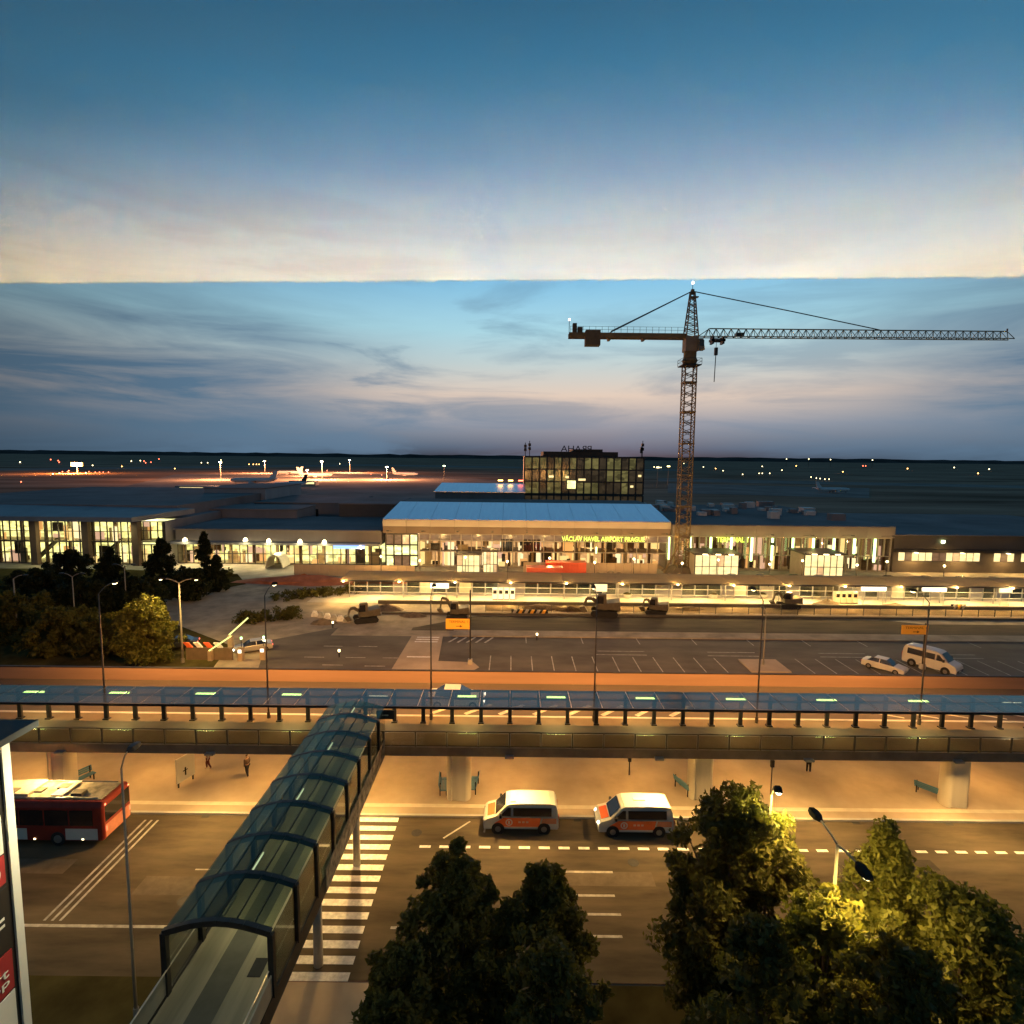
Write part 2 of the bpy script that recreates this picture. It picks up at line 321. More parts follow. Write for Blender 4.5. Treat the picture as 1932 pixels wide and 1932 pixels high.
# far low ridge
mb = MB(); xs = np.linspace(-7000, 7000, 141); prev = None
hs = 22 + 16*np.convolve(rng.random(160), np.ones(9)/9, 'same')[:141] + 9*rng.random(141)
for i in range(140):
    b = len(mb.v)
    mb.v += [(xs[i],5200,-5),(xs[i+1],5200,-5),(xs[i+1],5500,hs[i+1]),(xs[i],5500,hs[i]),(xs[i+1],7500,-5),(xs[i],7500,-5)]
    mb.f += [(b,b+1,b+2,b+3),(b+3,b+2,b+4,b+5)]
struct(mb.build('hills', mat('far_woods',(0.07,0.06,0.055),0.95,0.4,0.004,coords='World',spec=0.0)))

# lane paint on the near road
def stripe(par, x0, x1, y0, y1, z, m=paint, name='marking'): return piece(name, m, par, (x0,y0,z), (x1,y1,z+0.004))
for k in range(14):
    y = 23.95 + k*0.885
    stripe(road, -10.25-0.02*k, -7.45, y, y+0.46, 0.004, name='zebra_stripe')
for k in range(34): stripe(road, -5.6+k*1.25, -4.9+k*1.25, 33.0, 33.22, 0.004, name='lane_dash')
for x0, x1, y in ((2.1,6.2,31.0),(4.3,6.1,27.9),(4.3,5.9,26.5),(-6.1,-4.6,26.9),(2.1,6.0,29.2)): stripe(road, x0, x1, y, y+0.16, 0.004, worn, 'lane_line')
for dx in (0, .42, .84): stripe(road, -24.4+dx, -24.26+dx, 27.2, 35.4, 0.004, worn, 'lane_line')
stripe(road, -60, -12.6, 26.8, 26.98, 0.004, worn, 'lane_line')
stripe(road, -18.5, -13.2, 30.9, 31.0, 0.004, worn, 'lane_line')
for a, b in (((-4.2,33.9),(-2.6,35.6)),((17.5,33.6),(15.0,36.0)),((-1.6,34.5),(-1.5,36)),((-0.6,34.5),(-.5,36))):
    MB().bar((*a,0.006),(*b,0.006),0.12,0.004).build('lane_line', worn, road)
struct(MB().box(-95,100,36.9,37.3,0.12,0.126).build('glare_strip', mat('pale_strip',(0.55,0.48,0.36),0.8,0.15,1,coords='World')))  # pale strip painted in for a golden glare streak
for k, (x, y, w_, d_) in enumerate(((-21,29,3.2,1.4),(-16.5,33.2,4.5,.8),(3.5,30.0,5.0,1.1),(12,28.5,3.0,1.6),(-4.5,25.2,2.4,1.5),(20,31.5,6,.9),(-30,30.5,4,1.2))):
    piece('asphalt_patch', mat('patch_dark',(0.05,0.04,0.027),0.9,0.3,1.5,coords='World') if k % 2 else mat('patch_pale',(0.11,0.088,0.06),0.9,0.25,1.5,coords='World'), road, (x,y,0.001), (x+w_,y+d_,0.004))
for x, y in ((-17.8,28.6),(-3.0,29.4),(7.6,31.9),(-6.0,34.4),(16.5,34.0)):
    MB().tube([(x,y,0.0),(x,y,.008)],.34,16).build('manhole_cover', mat('cast_iron',(.03,.027,.024),.6,.3,6), road)
for k in range(16): piece('drain_grate', mat('cast_iron',(.03,.027,.024),.6,.3,6), road, (-46+k*6.3,35.72,.001), (-45.5+k*6.3,35.98,.007))
# parking bays
for k in range(36): 
    x = -2.5 + k*2.5
    if abs(x-30) > 2.6: stripe(lot, x, x+0.12, 62.5, 67.2, 0.012, worn, 'bay_line')
for k in range(0, 36, 3): stripe(lot, 2+k*2.5, 2.12+k*2.5, 72.0, 74.3, 0.012, worn, 'bay_line')
for k in range(6):
    stripe(lot, 11+k*14.0, 17+k*14.0, 69.2, 69.35, 0.012, worn, 'bay_line'); stripe(lot, 10.6+k*14.0, 17+k*14.0, 67.9, 68.05, 0.012, worn, 'bay_line')
for x, y in ((-25,66),(-20,66),(-15.5,66),(-24,70),(-19.5,70),(-22,63.5),(-17,63.3)): stripe(lot, x, x+2.4, y, y+0.14, 0.012, worn, 'bay_line')
isl = struct(MB().poly([(-13.6,61.4,0.14),(-4.6,61.4,0.14),(-3.6,63.0,0.14),(-4.4,64.6,0.14),(-8.6,64.9,0.14),(-9.2,74.4,0.14),(-13.4,74.4,0.14)]).build('traffic_island', paving))
for y in (66.0, 72.5, 73.4, 71.6): stripe(isl, -12.6, -9.6, y, y+0.35, 0.145, paint, 'zebra_stripe')
struct(MB().box(27.8,32.4,62.6,66.6,0.0,0.15).build('traffic_island', paving))
for k in range(5): MB().bar((-8.2+k*1.2,72.0,0.014),(-7.2+k*1.2,74.2,0.014),0.3,0.004).build('hatch_line', worn, lot)
struct(MB().box(-8,150,74.4,77.0,0,0.13).build('kerb_strip', sand))
struct(MB().box(-20,150,84.9,85.2,0,0.30).build('kerb', mat('dark_kerb',(0.10,0.09,0.07),0.9,0.2,1)))
struct(MB().box(-22,150,91.0,91.5,0,0.55).build('low_retaining_wall', mat('dark_kerb',(0.10,0.09,0.07),0.9,0.2,1)))

# ------------------------------------------------------------------ elevated road
BX0, BX1 = -46.2, 46.2
ov = thing('elevated_road', 'long elevated concrete road with glass balustrade crossing the whole picture', 'overpass', (0,36,0))
MB().box(-95,100,36.0,47.0,4.55,5.0).build('deck', concrete, ov)
MB().box(-95,100,35.85,36.0,4.45,5.06).build('edge_beam', mat('edge_concrete',(0.20,0.14,0.09),0.9,0.2,0.8,coords='World'), ov)
gd = MB().box(-95,100,40.2,46.7,5.0,5.01).build('road_surface', deck_asphalt, ov)
MB().box(-95,100,36.0,40.2,5.0,5.12).build('walkway_floor', mat('walkway_floor',(0.13,0.10,0.065),0.8,0.15,0.5,coords='World'), ov)
MB().box(-95,100,40.2,40.45,5.0,5.14).build('kerb', concrete, ov)
MB().box(-95,100,46.7,47.0,5.0,6.02).build('parapet', mat('parapet_concrete',(0.27,0.17,0.12),0.75,0.12,0.5,coords='World',streak=(0.15,1,2)), ov)
MB().box(-95,100,46.72,46.9,6.02,6.12).build('parapet_rail', darkmetal, ov)
for k in range(8): MB().bar((-6+k*2.6,40.9,5.016),(-4.1+k*2.6,42.6,5.016),0.35,0.004).build('hatch_line', worn, ov)
for k in range(6): MB().bar((27+k*2.6,42.4,5.016),(30+k*2.6,41.0,5.016),0.18,0.004).build('hatch_line', worn, ov)
for k in range(45):
    x = BX0+k*2.1
    piece('balustrade_post', mat('post_brown',(0.12,0.085,0.05),0.6,0.1,1), ov, (x-.035,35.88,5.06), (x+.035,35.98,6.14))
    if k < 44: piece('balustrade_pane', glass_bal, ov, (x+.07,35.92,5.12), (x+2.03,35.94,6.02))
MB().box(BX0,BX1,35.9,35.97,6.10,6.15).build('handrail', mat('handrail_steel',(0.12,0.085,0.05),0.4,0.1,1,metal=0.6), ov)
for x, y in ((-32.4,38.7),(-3.6,38.2),(13.8,38.6),(31.7,38.0)):
    prof = []
    for k in range(28):
        t = 2*math.pi*k/28; r = 0.62*(1+0.0*math.cos(t)); cx = 0.42 if math.cos(t) > 0 else -0.42
        px = cx + 0.46*math.cos(t); py = 0.62*math.sin(t)
        if abs(math.cos(t)) < 0.2: py *= 0.72
        prof.append((px*1.0, py))
    MB().loft([[(x+a, y+b, z) for a, b in prof] for z in (0.12, 4.55)]).build('pillar', mat('pillar_concrete',(0.55,0.50,0.40),0.75,0.1,0.5,coords='World',streak=(2,2,0.2)), ov, smooth=False)
for k in range(13):                       # downlights under the deck, out of the photo's sight line but lighting the plaza
    x = -54+k*9.0
    fx = MB().box(x-.5,x+.5,40.3,40.6,4.46,4.54).build('downlight', steel, ov)
    light('downlight_lamp','AREA',(x,40.45,4.42),220,SODIUM,ov,0.4)
for k in range(9):  # unseen fixtures added to light the vans and the near road
    x = -40+k*10.0
    MB().box(x-.3,x+.3,35.55,35.85,4.46,4.60).build('added_edge_lamp', steel, ov)
    light('added_edge_light','AREA',(x,35.6,4.40),760,WARM,ov,0.3,(R(-44),0,0))

# glass roofed walkway on it
wr = thing('walkway_shelter', 'flat blue grey glass roof on black posts along the elevated road', 'shelter', (0,38,5.12))
for k in range(44):
    x = BX0+k*2.1
    for y0, y1 in ((36.72,38.22),(38.26,39.5)): piece('roof_pane', glass_roof, wr, (x+.03,y0,7.50), (x+2.07,y1,7.525))
    piece('rafter', steel, wr, (x-.02,36.7,7.43), (x+.02,39.55,7.495))
    piece('post', darkmetal, wr, (x-.13,39.2,5.12), (x+.13,39.36,7.42))
    piece('post_base', darkmetal, wr, (x-.2,39.1,5.12), (x+.2,39.46,5.2))
for y in (36.7, 38.24, 39.52): MB().box(BX0,BX1,y-.05,y+.05,7.36,7.50).build('beam', darkmetal, wr)
MB().box(BX0,BX1,36.55,36.66,7.40,7.56).build('gutter', darkmetal, wr)
for k, u in enumerate((69,230,392,554,717,882,1048,1214,1382,1550,1720,1890)):
    c = G(u, 1304+0.0073*u, 7.30)
    f = piece('tube_light', roof_tube if k not in (4,11) else tube_white, wr, (c.x-.66,38.5,7.30), (c.x+.66,38.5+(.16 if k in (4,11) else .36),7.38))
    light('tube_lamp','AREA',(c.x,38.65,7.26),55,(1,.72,.32),wr,0.5)
s = MB().box(-9.0,-7.8,36.35,36.5,6.75,7.35).build('direction_board', black, wr)
MB().box(-8.6,-8.2,36.33,36.345,7.0,7.08).build('arrow', worn, wr)

# lamp columns standing on the elevated road
def head_mesh(mb, c, d, w, l, h):
    c, d = Vector(c), Vector(d).normalized(); a = d.cross(Vector((0,0,1))).normalized()
    rings = []
    for t, k, hh in ((0,.35,.5),(.25,.9,1),(.6,1,1),(.9,.7,.7),(1,.25,.3)):
        q = c+d*l*t; rings.append([q-a*w*k/2-Vector((0,0,h*hh*.4)), q+a*w*k/2-Vector((0,0,h*hh*.4)), q+a*w*k*.35+Vector((0,0,h*hh*.6)), q-a*w*k*.35+Vector((0,0,h*hh*.6))])
    mb.loft(rings)
def lamp_post(base, h, arms, label, group, reach=1.6, lit=None, name='street_lamp', r=0.09, headw=0.35, headl=0.8, rise=0.5, lens=lamp_on, pm=steel, kind='AREA', color=SODIUM, tilt=0):
    t = thing(name, label, 'street lamp', base, 0, group); bx, by, bz = base
    MB().tube([(bx,by,bz),(bx,by,bz+h*.3),(bx,by,bz+h)], [r,r*.85,r*.55], 8).build('pole', pm, t, smooth=True)
    MB().tube([(bx,by,bz),(bx,by,bz+.5)], r*1.6, 8).build('pole_base', pm, t)
    for dx, dy in arms:
        d = Vector((dx,dy,0)).normalized(); top = Vector((bx,by,bz+h))
        pts = [top + d*reach*f + Vector((0,0,rise*math.sin(f*math.pi/2))) for f in (0,.15,.35,.6,1)]
        MB().tube(pts, r*.45, 6).build('arm', pm, t, smooth=True)
        hb = MB(); head_mesh(hb, pts[-1], d, headw, headl, 0.18); hd = hb.build('lamp_head', darkmetal if lit is None else mat('lamp_housing',(0.03,0.027,0.022),0.9,0.1,2,spec=0.02), t)
        if lit:
            c = pts[-1]+d*headl*.55
            MB().loft([[c+Vector((math.cos(q)*headw*.36*k2, math.sin(q)*headl*.34*k2, -z2)) for q in [i*math.pi/5 for i in range(10)]] for k2, z2 in ((1,.06),(.9,.12),(.5,.17))]).build('lens', lens, t, smooth=True)
            light('bulb','AREA',(c.x,c.y,c.z-.24),lit,color,t,0.3,(R(tilt),0,0))
    return t
for k in range(6):
    x = -29.8+k*12.0
    lamp_post((x,39.75,5.1), 9.2, [(0,1)], f'tall curved street lamp on the elevated road, {ORD[k]} from the left', 'lamps along the elevated road', 1.3, 3300, tilt=42, lens=lamp_warm, pm=mat('pole_brown',(0.10,0.08,0.06),0.6,0.15,2), color=(1,.44,.10), r=0.075)

# ------------------------------------------------------------------ covered footbridge
fb = thing('covered_footbridge', 'covered footbridge with arched dark frames and greenish glass roof', 'footbridge', (-10.4,27,0))
FX0, FX1 = -12.35, -8.4
fl = mat('bridge_floor',(0.22,0.20,0.14),0.75,0.3,0.5,coords='World',streak=(3,0.2,1))
MB().box(FX0+.1,FX1-.1,8,35.84,4.62,5.0).build('floor', fl, fb)
MB().box(FX0+1.25,FX0+2.2,8,35.8,5.0,5.012).build('floor_strip', mat('dark_floor',(0.07,0.07,0.055),0.7,0.2,1), fb)
MB().box(-9.75,-9.25,19.2,20.0,5.0,5.016).build('doormat', black, fb)
for s_, x in ((0,FX0),(1,FX1-.12)): MB().box(x,x+.12,8,35.84,4.35,5.1).build('edge_beam', darkmetal, fb)
def arch(x0, x1, y, ze, rise, n=9): return [(x0+(x1-x0)*i/(n-1), y, ze+rise*math.sin(math.pi*i/(n-1))) for i in range(n)]
ys = [18.5+2.3*k for k in range(8)]
for y in ys:
    pts = [(FX0+.06,y,5.0),(FX0+.06,y,7.42)] + arch(FX0+.06,FX1-.06,y,7.45,0.42) + [(FX1-.06,y,7.42),(FX1-.06,y,5.0)]
    mb = MB()
    for a, b in zip(pts, pts[1:]): mb.bar(a, b, 0.20, 0.22)
    mb.build('arch_frame', darkmetal, fb)
for i in range(len(ys)):
    y0 = ys[i]; y1 = ys[i+1] if i+1 < len(ys) else 36.5
    pr = arch(FX0+.06,FX1-.06,0,7.54,0.42,7)
    for a, b in zip(pr, pr[1:]):
        mb = MB(); mb.hexa([(a[0]+.02,y0+.06,a[2]),(b[0]-.02,y0+.06,b[2]),(b[0]-.02,y1-.06,b[2]),(a[0]+.02,y1-.06,a[2]),(a[0]+.02,y0+.06,a[2]+.02),(b[0]-.02,y0+.06,b[2]+.02),(b[0]-.02,y1-.06,b[2]+.02),(a[0]+.02,y1-.06,a[2]+.02)])
        mb.build('roof_pane', glass_walk, fb)
    for x in (FX0+.04, FX1-.06):
        piece('side_pane', glass_side, fb, (x,y0+.08,5.1), (x+.02,y1-.08,7.4))
    piece('tube_light', emit('tube_soft',(.95,1,.75),1.3) if i in (1,3,5,7) else mat('tube_off',(.3,.3,.27),.5,.1,1), fb, (-10.42,y0+.5,7.62), (-10.37,y0+1.5,7.68))
    if i in (1,3,5,7): light('tube_lamp','AREA',(-10.39,y0+1.0,7.58),50,(1,0.88,0.48),fb,0.4)
for k in range(1, 6):
    a = arch(FX0+.06,FX1-.06,0,7.50,0.42,7)[k]; MB().bar((a[0],18.5,a[2]),(a[0],36.5,a[2]),0.05).build('purlin', darkmetal, fb)
for x in (FX0+.15, FX1-.15):
    MB().tube([(x,8,6.05),(x,35.8,6.05)],0.03,6).build('handrail', mat('bright_handrail',(0.6,0.56,0.46),0.3,0.1,1,metal=0.6), fb)
MB().box(FX1+.02,FX1+.06,24.0,35.8,4.45,5.6).build('banner', mat('patterned_banner',(0.10,0.085,0.06),0.7,0.9,2.2,c2=(0.34,0.30,0.24),coords='World'), fb)
for y in (24.8, 31.5):
    for x in (FX0+.7, FX1-.7): MB().tube([(x,y,0),(x,y,4.62)],0.22,12).build('support', concrete, fb, smooth=True)
for x in (FX0+.03, FX1-.09): MB().box(x,x+.06,8,18.4,5.0,5.9).build('side_wall', mat('ramp_wall',(0.30,0.28,0.22),0.7,0.15,1,coords='World'), fb)

# ------------------------------------------------------------------ benches, boards on the plaza
def bench(c, rz, label):
    t = thing('bench', label, 'bench', c, rz, 'blue benches at the bridge pillars')
    for i in range(5): MB().box(-.85,.85,-.24+i*.1,-.16+i*.1,.42,.47).build('seat_slat', bluebench, t, True)
    for i in range(3): MB().hexa([(-.85,.27+.03*i,.55+i*.14),(.85,.27+.03*i,.55+i*.14),(.85,.31+.03*i,.55+i*.14),(-.85,.31+.03*i,.55+i*.14),(-.85,.29+.03*i,.66+i*.14),(.85,.29+.03*i,.66+i*.14),(.85,.33+.03*i,.66+i*.14),(-.85,.33+.03*i,.66+i*.14)]).build('back_slat', bluebench, t, True)
    for x in (-.7,.7):
        mb = MB().box(x-.03,x+.03,-.24,.3,.37,.42).box(x-.03,x+.03,-.22,-.16,0,.37).box(x-.03,x+.03,.24,.30,0,.95); mb.build('leg', darkmetal, t, True)
bench((*G(155,1478,.12)[:2],.12), R(65), 'blue bench beside the far left bridge pillar')
bench((*G(838,1490,.12)[:2],.12), R(95), 'blue bench on the left side of the middle bridge pillar')
bench((*G(893,1488,.12)[:2],.12), R(-95), 'blue bench on the right side of the middle bridge pillar')
bench((*G(1291,1492,.12)[:2],.12), R(112), 'blue bench against the pillar behind the tree top')
bench((*G(1752,1500,.12)[:2],.12), R(130), 'dull bench left of the far right bridge pillar')
c = G(351,1478,.12)
t = thing('information_board', 'slanted white information board standing on the plaza', 'notice board', c, R(70))
MB().box(-.75,.75,-.05,.05,.35,2.2).build('panel', white, t, True)
for x in (-.6,.6): MB().box(x-.04,x+.04,-.04,.04,0,.35).build('leg', darkmetal, t, True)
MB().box(-.1,.02,-.06,-.052,.7,1.3).build('pictogram', black, t, True); MB().box(-.25,.15,-.06,-.052,1.05,1.12).build('pictogram', black, t, True)
def thin_post(c, h, label, name='sign_post'):
    t = thing(name, label, 'post', c); MB().tube([c, c+Vector((0,0,h))],0.04,6).build('pole', darkmetal, t)
    MB().box(c.x-.12,c.x+.12,c.y-.08,c.y+.08,c.z+h-.5,c.z+h).build('head', darkmetal, t)
thin_post(G(1453,1512,.12), 3.1, 'thin dark post on the plaza above the brightly lit leaves')
thin_post(G(1187,1462,.12), 1.6, 'thin post on the plaza between the two rescue vans')
thin_post(G(655,1590,0), 1.0, 'short dark post by the upper end of the zebra crossing')

# ------------------------------------------------------------------ people
def skinmesh(name, m, t, verts, edges, rads, root=0, sub=1):
    me = bpy.data.meshes.new(name); me.from_pydata(verts, edges, []); me.update(); o = link(name, me, m, t)
    sk_ = o.modifiers.new('skin','SKIN')
    for i, r in enumerate(rads): me.skin_vertices[0].data[i].radius = (r, r) if not isinstance(r, tuple) else r
    for i in range(len(verts)): me.skin_vertices[0].data[i].use_root = (i == root)
    sb = o.modifiers.new('sub','SUBSURF'); sb.levels = sub; sb.render_levels = sub; return o
skin = mat('skin',(0.45,0.27,0.18),0.6,0.08,3); hairm = mat('hair',(0.03,0.022,0.015),0.7,0.2,5)
def person(c, rz, label, jc, tc_, stride=0.22):
    t = thing('person', label, 'person', c, rz, None)
    J = mat('jacket_%s' % str(jc), jc, 0.8, 0.15, 4); T = mat('trousers_%s' % str(tc_), tc_, 0.8, 0.15, 4)
    s_ = stride
    bv = [(0,0,.95),(0,0,1.2),(0,0,1.42),(0,0,1.5),(0,.01,1.58),(0,.02,1.66),(0,.01,1.74),
          (.18,0,1.40),(.24,.06,1.12),(.25,.16,.90),(.25,.2,.80),(-.18,0,1.40),(-.24,-.06,1.12),(-.25,-.02,.90),(-.25,.02,.80),
          (.09,0,.88),(.1,s_*.6,.5),(.1,s_*.5,.1),(.1,s_*.5+.16,.04),(-.09,0,.88),(-.1,-s_*.2,.5),(-.1,-s_,.12),(-.1,-s_+.15,.04)]
    be = [(0,1),(1,2),(2,3),(3,4),(4,5),(5,6),(2,7),(7,8),(8,9),(9,10),(2,11),(11,12),(12,13),(13,14),(0,15),(15,16),(16,17),(17,18),(0,19),(19,20),(20,21),(21,22)]
    br = [.11,.12,.11,.055,.075,.095,.06,.06,.045,.035,.03,.06,.045,.035,.03,.085,.06,.042,.035,.085,.06,.042,.035]
    skinmesh('body', skin, t, bv, be, br)
    ji = [0,1,2,7,8,9,11,12,13]; mp_ = {a: i for i, a in enumerate(ji)}
    skinmesh('jacket', J, t, [bv[i] for i in ji], [(mp_[a],mp_[b]) for a, b in be if a in mp_ and b in mp_], [br[i]*1.25+.012 for i in ji])
    ti = [0,15,16,17,19,20,21]; mp_ = {a: i for i, a in enumerate(ti)}
    skinmesh('trousers', T, t, [bv[i] for i in ti], [(mp_[a],mp_[b]) for a, b in be if a in mp_ and b in mp_], [br[i]*1.15+.012 for i in ti])
    skinmesh('hair', hairm, t, [(0,-.02,1.66),(0,-.01,1.72),(0,.01,1.76)], [(0,1),(1,2)], [.095,.1,.06])
    return t
person(G(467,1465,.12), R(60), 'person in a patterned dark top walking left of the footbridge', (0.09,0.06,0.05), (0.03,0.03,0.035))
person(G(401,1443,.12)-Vector((0,0.6,0)), R(110), 'person half hidden by the deck edge above the white board', (0.30,0.26,0.22), (0.10,0.02,0.02))
person(G(1525,1458,.12), R(-40), 'person in black clothes under the elevated road on the right', (0.015,0.014,0.014), (0.012,0.012,0.012), 0.1)

# ------------------------------------------------------------------ vehicles
def wheel(t, x, y, r=0.34, w=0.24):
    s_ = 1 if y > 0 else -1
    ty = MB().tube([(x,y-s_*w,r),(x,y-s_*.02,r),(x,y,r)], [r,r,r*.93], 18).build('tyre', black, t, True, smooth=False)
    MB().tube([(x,y-s_*.04,r),(x,y+s_*.012,r)], [r*.62,r*.56], 12).build('rim', mat('rim_alloy',(0.28,0.27,0.25),0.4,0.1,3,metal=0.6), ty, True)
def side_poly(mb, pts, y, dy, taper, z0, z1):
    """Panel on the flank: points in (x,z), leaning in with height."""
    f = lambda x, z: (x, y - math.copysign(max(0,(z-z0))/(z1-z0)*taper, y) , z)
    b = len(mb.v); n = len(pts); s_ = math.copysign(dy, y)
    mb.v += [f(*q) for q in pts] + [(f(*q)[0], f(*q)[1]+s_, f(*q)[2]) for q in pts]
    mb.f += [tuple(b+i for i in range(n)), tuple(b+n+i for i in range(n))] + [(b+i,b+(i+1)%n,b+n+(i+1)%n,b+n+i) for i in range(n)]
    return mb
def van(loc, rz, label, paintm, livery=False, lights_on=False, beacon=False, group=None, L_=4.9, name='van'):
    t = thing(name, label, 'van', loc, rz, group); w = 0.95; taper = 0.16
    # outline of the side (nose at -x): x, z
    o = [(-2.42,.32),(-2.45,.62),(-2.38,.86),(-2.22,1.0),(-1.62,1.18),(-.98,1.82),(-.72,1.93),(0,1.97),(1.9,1.95),(2.25,1.88),(2.38,1.6),(2.44,1.0),(2.45,.45),(2.40,.32)]
    rings = []
    for y, sc, ins in ((-w+.10,0.0,.06),(-w,0.0,0),(-w+.02,0,0)):
        pass
    def ring(y, ins):
        s_ = math.copysign(1, y) if y else 0
        return [(x*(1-ins*.012), y - s_*max(0, z-1.05)/.9*taper, z-(ins*.03 if z > 1.2 else 0)) for x, z in o]
    mb = MB(); mb.loft([ring(-w+.07,2), ring(-w,0), ring(-w+.001,0) if False else ring(-w*.4,-.3), ring(w*.4,-.3), ring(w,0), ring(w-.07,2)])
    body = mb.build('body', paintm, t, True, bevel=0.04)
    for sgn in (-1,1):
        y = sgn*(w+.004)
        f1 = side_poly(MB(), [(-1.42,1.20),(-.66,1.20),(-.66,1.72),(-.86,1.72)], y, .012, taper, 1.05, 1.95).build('front_door_window', darkglass, t, True)
        side_poly(MB(), [(-.52,1.20),(1.98,1.20),(1.98,1.72),(-.52,1.72)], y, .012, taper, 1.05, 1.95).build('side_window', darkglass, t, True)
        if livery:
            side_poly(MB(), [(-1.75,.72),(-1.15,1.10),(1.30,1.10),(1.18,.50),(-1.10,.50)], y, .008, taper, 1.05, 1.95).build('orange_flash', orangep, t, True)
            side_poly(MB(), [(1.40,1.08),(2.30,1.08),(2.30,.72),(1.32,.72)], y, .008, taper, 1.05, 1.95).build('orange_flash', mat('faded_orange',(0.62,0.24,0.13),0.5,0.1,1.5), t, True)
            em = MB().tube([(-.78,y+sgn*.006,.80),(-.78,y+sgn*.014,.80)], .23, 20).build('emblem_ring', white, t, True)
            MB().tube([(-.78,y+sgn*.014,.80),(-.78,y+sgn*.020,.80)], .16, 20).build('emblem_disc', orangep, em, True)
            MB().box(-.84,-.72,min(y+sgn*.020,y+sgn*.026),max(y+sgn*.020,y+sgn*.026),.70,.90).build('emblem_mark', white, em, True)
            for q in range(3): MB().box(-.18+q*.25,-.02+q*.25,min(y+sgn*.006,y+sgn*.014),max(y+sgn*.006,y+sgn*.014),.76,.88).build('lettering', mat('faint_letter',(0.66,0.42,0.30),0.5,0.05,1), t, True)
        for x in (-1.5, 1.5): 
            MB().tube([(x,y-sgn*.02,.34),(x,y+sgn*.008,.34)], .42, 20).build('wheel_arch', black, t, True)
            wheel(t, x, sgn*(w+.03))
        mr = MB().box(-1.42,-1.26,min(sgn*w,sgn*(w+.26)),max(sgn*w,sgn*(w+.26)),1.2,1.42).build('mirror', black, t, True, bevel=.02)
        hl = MB().loft([[( -2.40+.05*i, sgn*(.60+.18*(i%2)), .78+.1*(i//2)) for i in (0,1,3,2)], [(-2.50+.05*i, sgn*(.60+.18*(i%2)), .78+.1*(i//2)) for i in (0,1,3,2)]]).build('headlight', (emit('headlight_on',(1,.95,.75),8) if lights_on else mat('headlight_glass',(.6,.6,.55),.15,.1,2)), t, True)
        MB().box(2.42,2.48,min(sgn*.72,sgn*.9),max(sgn*.72,sgn*.9),.75,1.25).build('tail_light', mat('tail_red',(.4,.03,.02),.3,.1,2), t, True)
    MB().hexa([(-1.64,-.74,1.185),(-1.64,.74,1.185),(-1.60,.74,1.20),(-1.60,-.74,1.20),(-1.03,-.66,1.80),(-1.03,.66,1.80),(-.99,.66,1.815),(-.99,-.66,1.815)]).build('windscreen', darkglass, t, True)
    ws = t.children[-1]; ws.location = (-.035,0,.03)
    if livery: MB().hexa([(-2.21,-.62,1.015),(-2.21,.62,1.015),(-1.72,.62,1.165),(-1.72,-.62,1.165),(-2.21,-.62,1.03),(-2.21,.62,1.03),(-1.72,.62,1.18),(-1.72,-.62,1.18)]).build('bonnet_flash', orangep, t, True)
    MB().box(-2.47,-2.40,-.85,.85,.34,.58).build('bumper', mat('bumper_plastic',(.10,.10,.10),.6,.1,2), t, True, bevel=.02)
    MB().box(-2.49,-2.47,-.24,.24,.42,.52).build('number_plate', white, t, True)
    if beacon: MB().box(-.05,.75,-.12,.12,1.965,2.03).build('roof_hatch', white, t, True, bevel=.02)
    else: MB().box(-.70,-.35,-.6,.2,1.955,2.02).build('light_bar', white, t, True, bevel=.02)
    return t
van((0.8,35.35,0), 0, 'white rescue van with orange flash, nearer the zebra crossing', white, True, False, False, 'two white and orange rescue vans')
van((8.25,35.15,0), 0, 'white rescue van with one headlight lit, right of the other', white, True, True, True, 'two white and orange rescue vans')
vb = van((*G(1757,1262)[:2],0), R(124), 'large white panel van parked in the far car park', white, False, False, True)
vb.scale = (1.12,1.1,1.25)

def car(loc, rz, label, m, group=None, on=False, name='parked_car'):
    t = thing(name, label, 'car', loc, rz, group); w = .88
    lo = [(-2.2,.28),(-2.25,.55),(-2.1,.74),(-1.2,.90),(1.6,.98),(2.15,.92),(2.22,.6),(2.2,.28)]
    MB().loft([[(x*.98,y_,z) for x, z in lo] if abs(y_) > .8 else [(x,y_,z+.02) for x, z in lo] for y_ in (-w,-w*.5,w*.5,w)]).build('body', m, t, True, bevel=.05)
    cb = [(-1.15,-.76),(1.75,-.76),(1.75,.76),(-1.15,.76)]; ct = [(-.35,-.60),(.95,-.60),(.95,.60),(-.35,.60)]
    MB().loft([[(x,y,.90) for x, y in cb],[(x,y,1.40) for x, y in ct]]).build('window_band', darkglass, t, True)
    MB().loft([[(x*1.0,y*1.02,1.37) for x, y in ct],[(x*.92+.02,y*.9,1.45) for x, y in ct]]).build('roof', m, t, True, bevel=.03)
    for sgn in (-1,1):
        for x in (-1.35,1.38): wheel(t, x, sgn*(w+.01), .32, .2)
        MB().bar((.35,sgn*.73,.93),(.32,sgn*.63,1.38),.09,.04).build('pillar', m, t, True)
        MB().box(-2.27,-2.18,min(sgn*.45,sgn*.8),max(sgn*.45,sgn*.8),.58,.70).build('headlight', emit('headlight_on',(1,.95,.75),8) if on else mat('headlight_glass',(.6,.6,.55),.15,.1,2), t, True)
        MB().box(2.17,2.235,min(sgn*.5,sgn*.82),max(sgn*.5,sgn*.82),.68,.82).build('tail_light', emit('tail_on',(1,.1,.05),2) if on else mat('tail_red',(.4,.03,.02),.3,.1,2), t, True)
    return t
car((*G(1668,1264)[:2],0), R(130), 'small white car beside the white panel van', white)
car((*G(478,1228)[:2],0), R(28), 'pale car stopped at the car park barrier', mat('silver_paint',(.45,.43,.38),.3,.05,1,metal=.3), on=True)
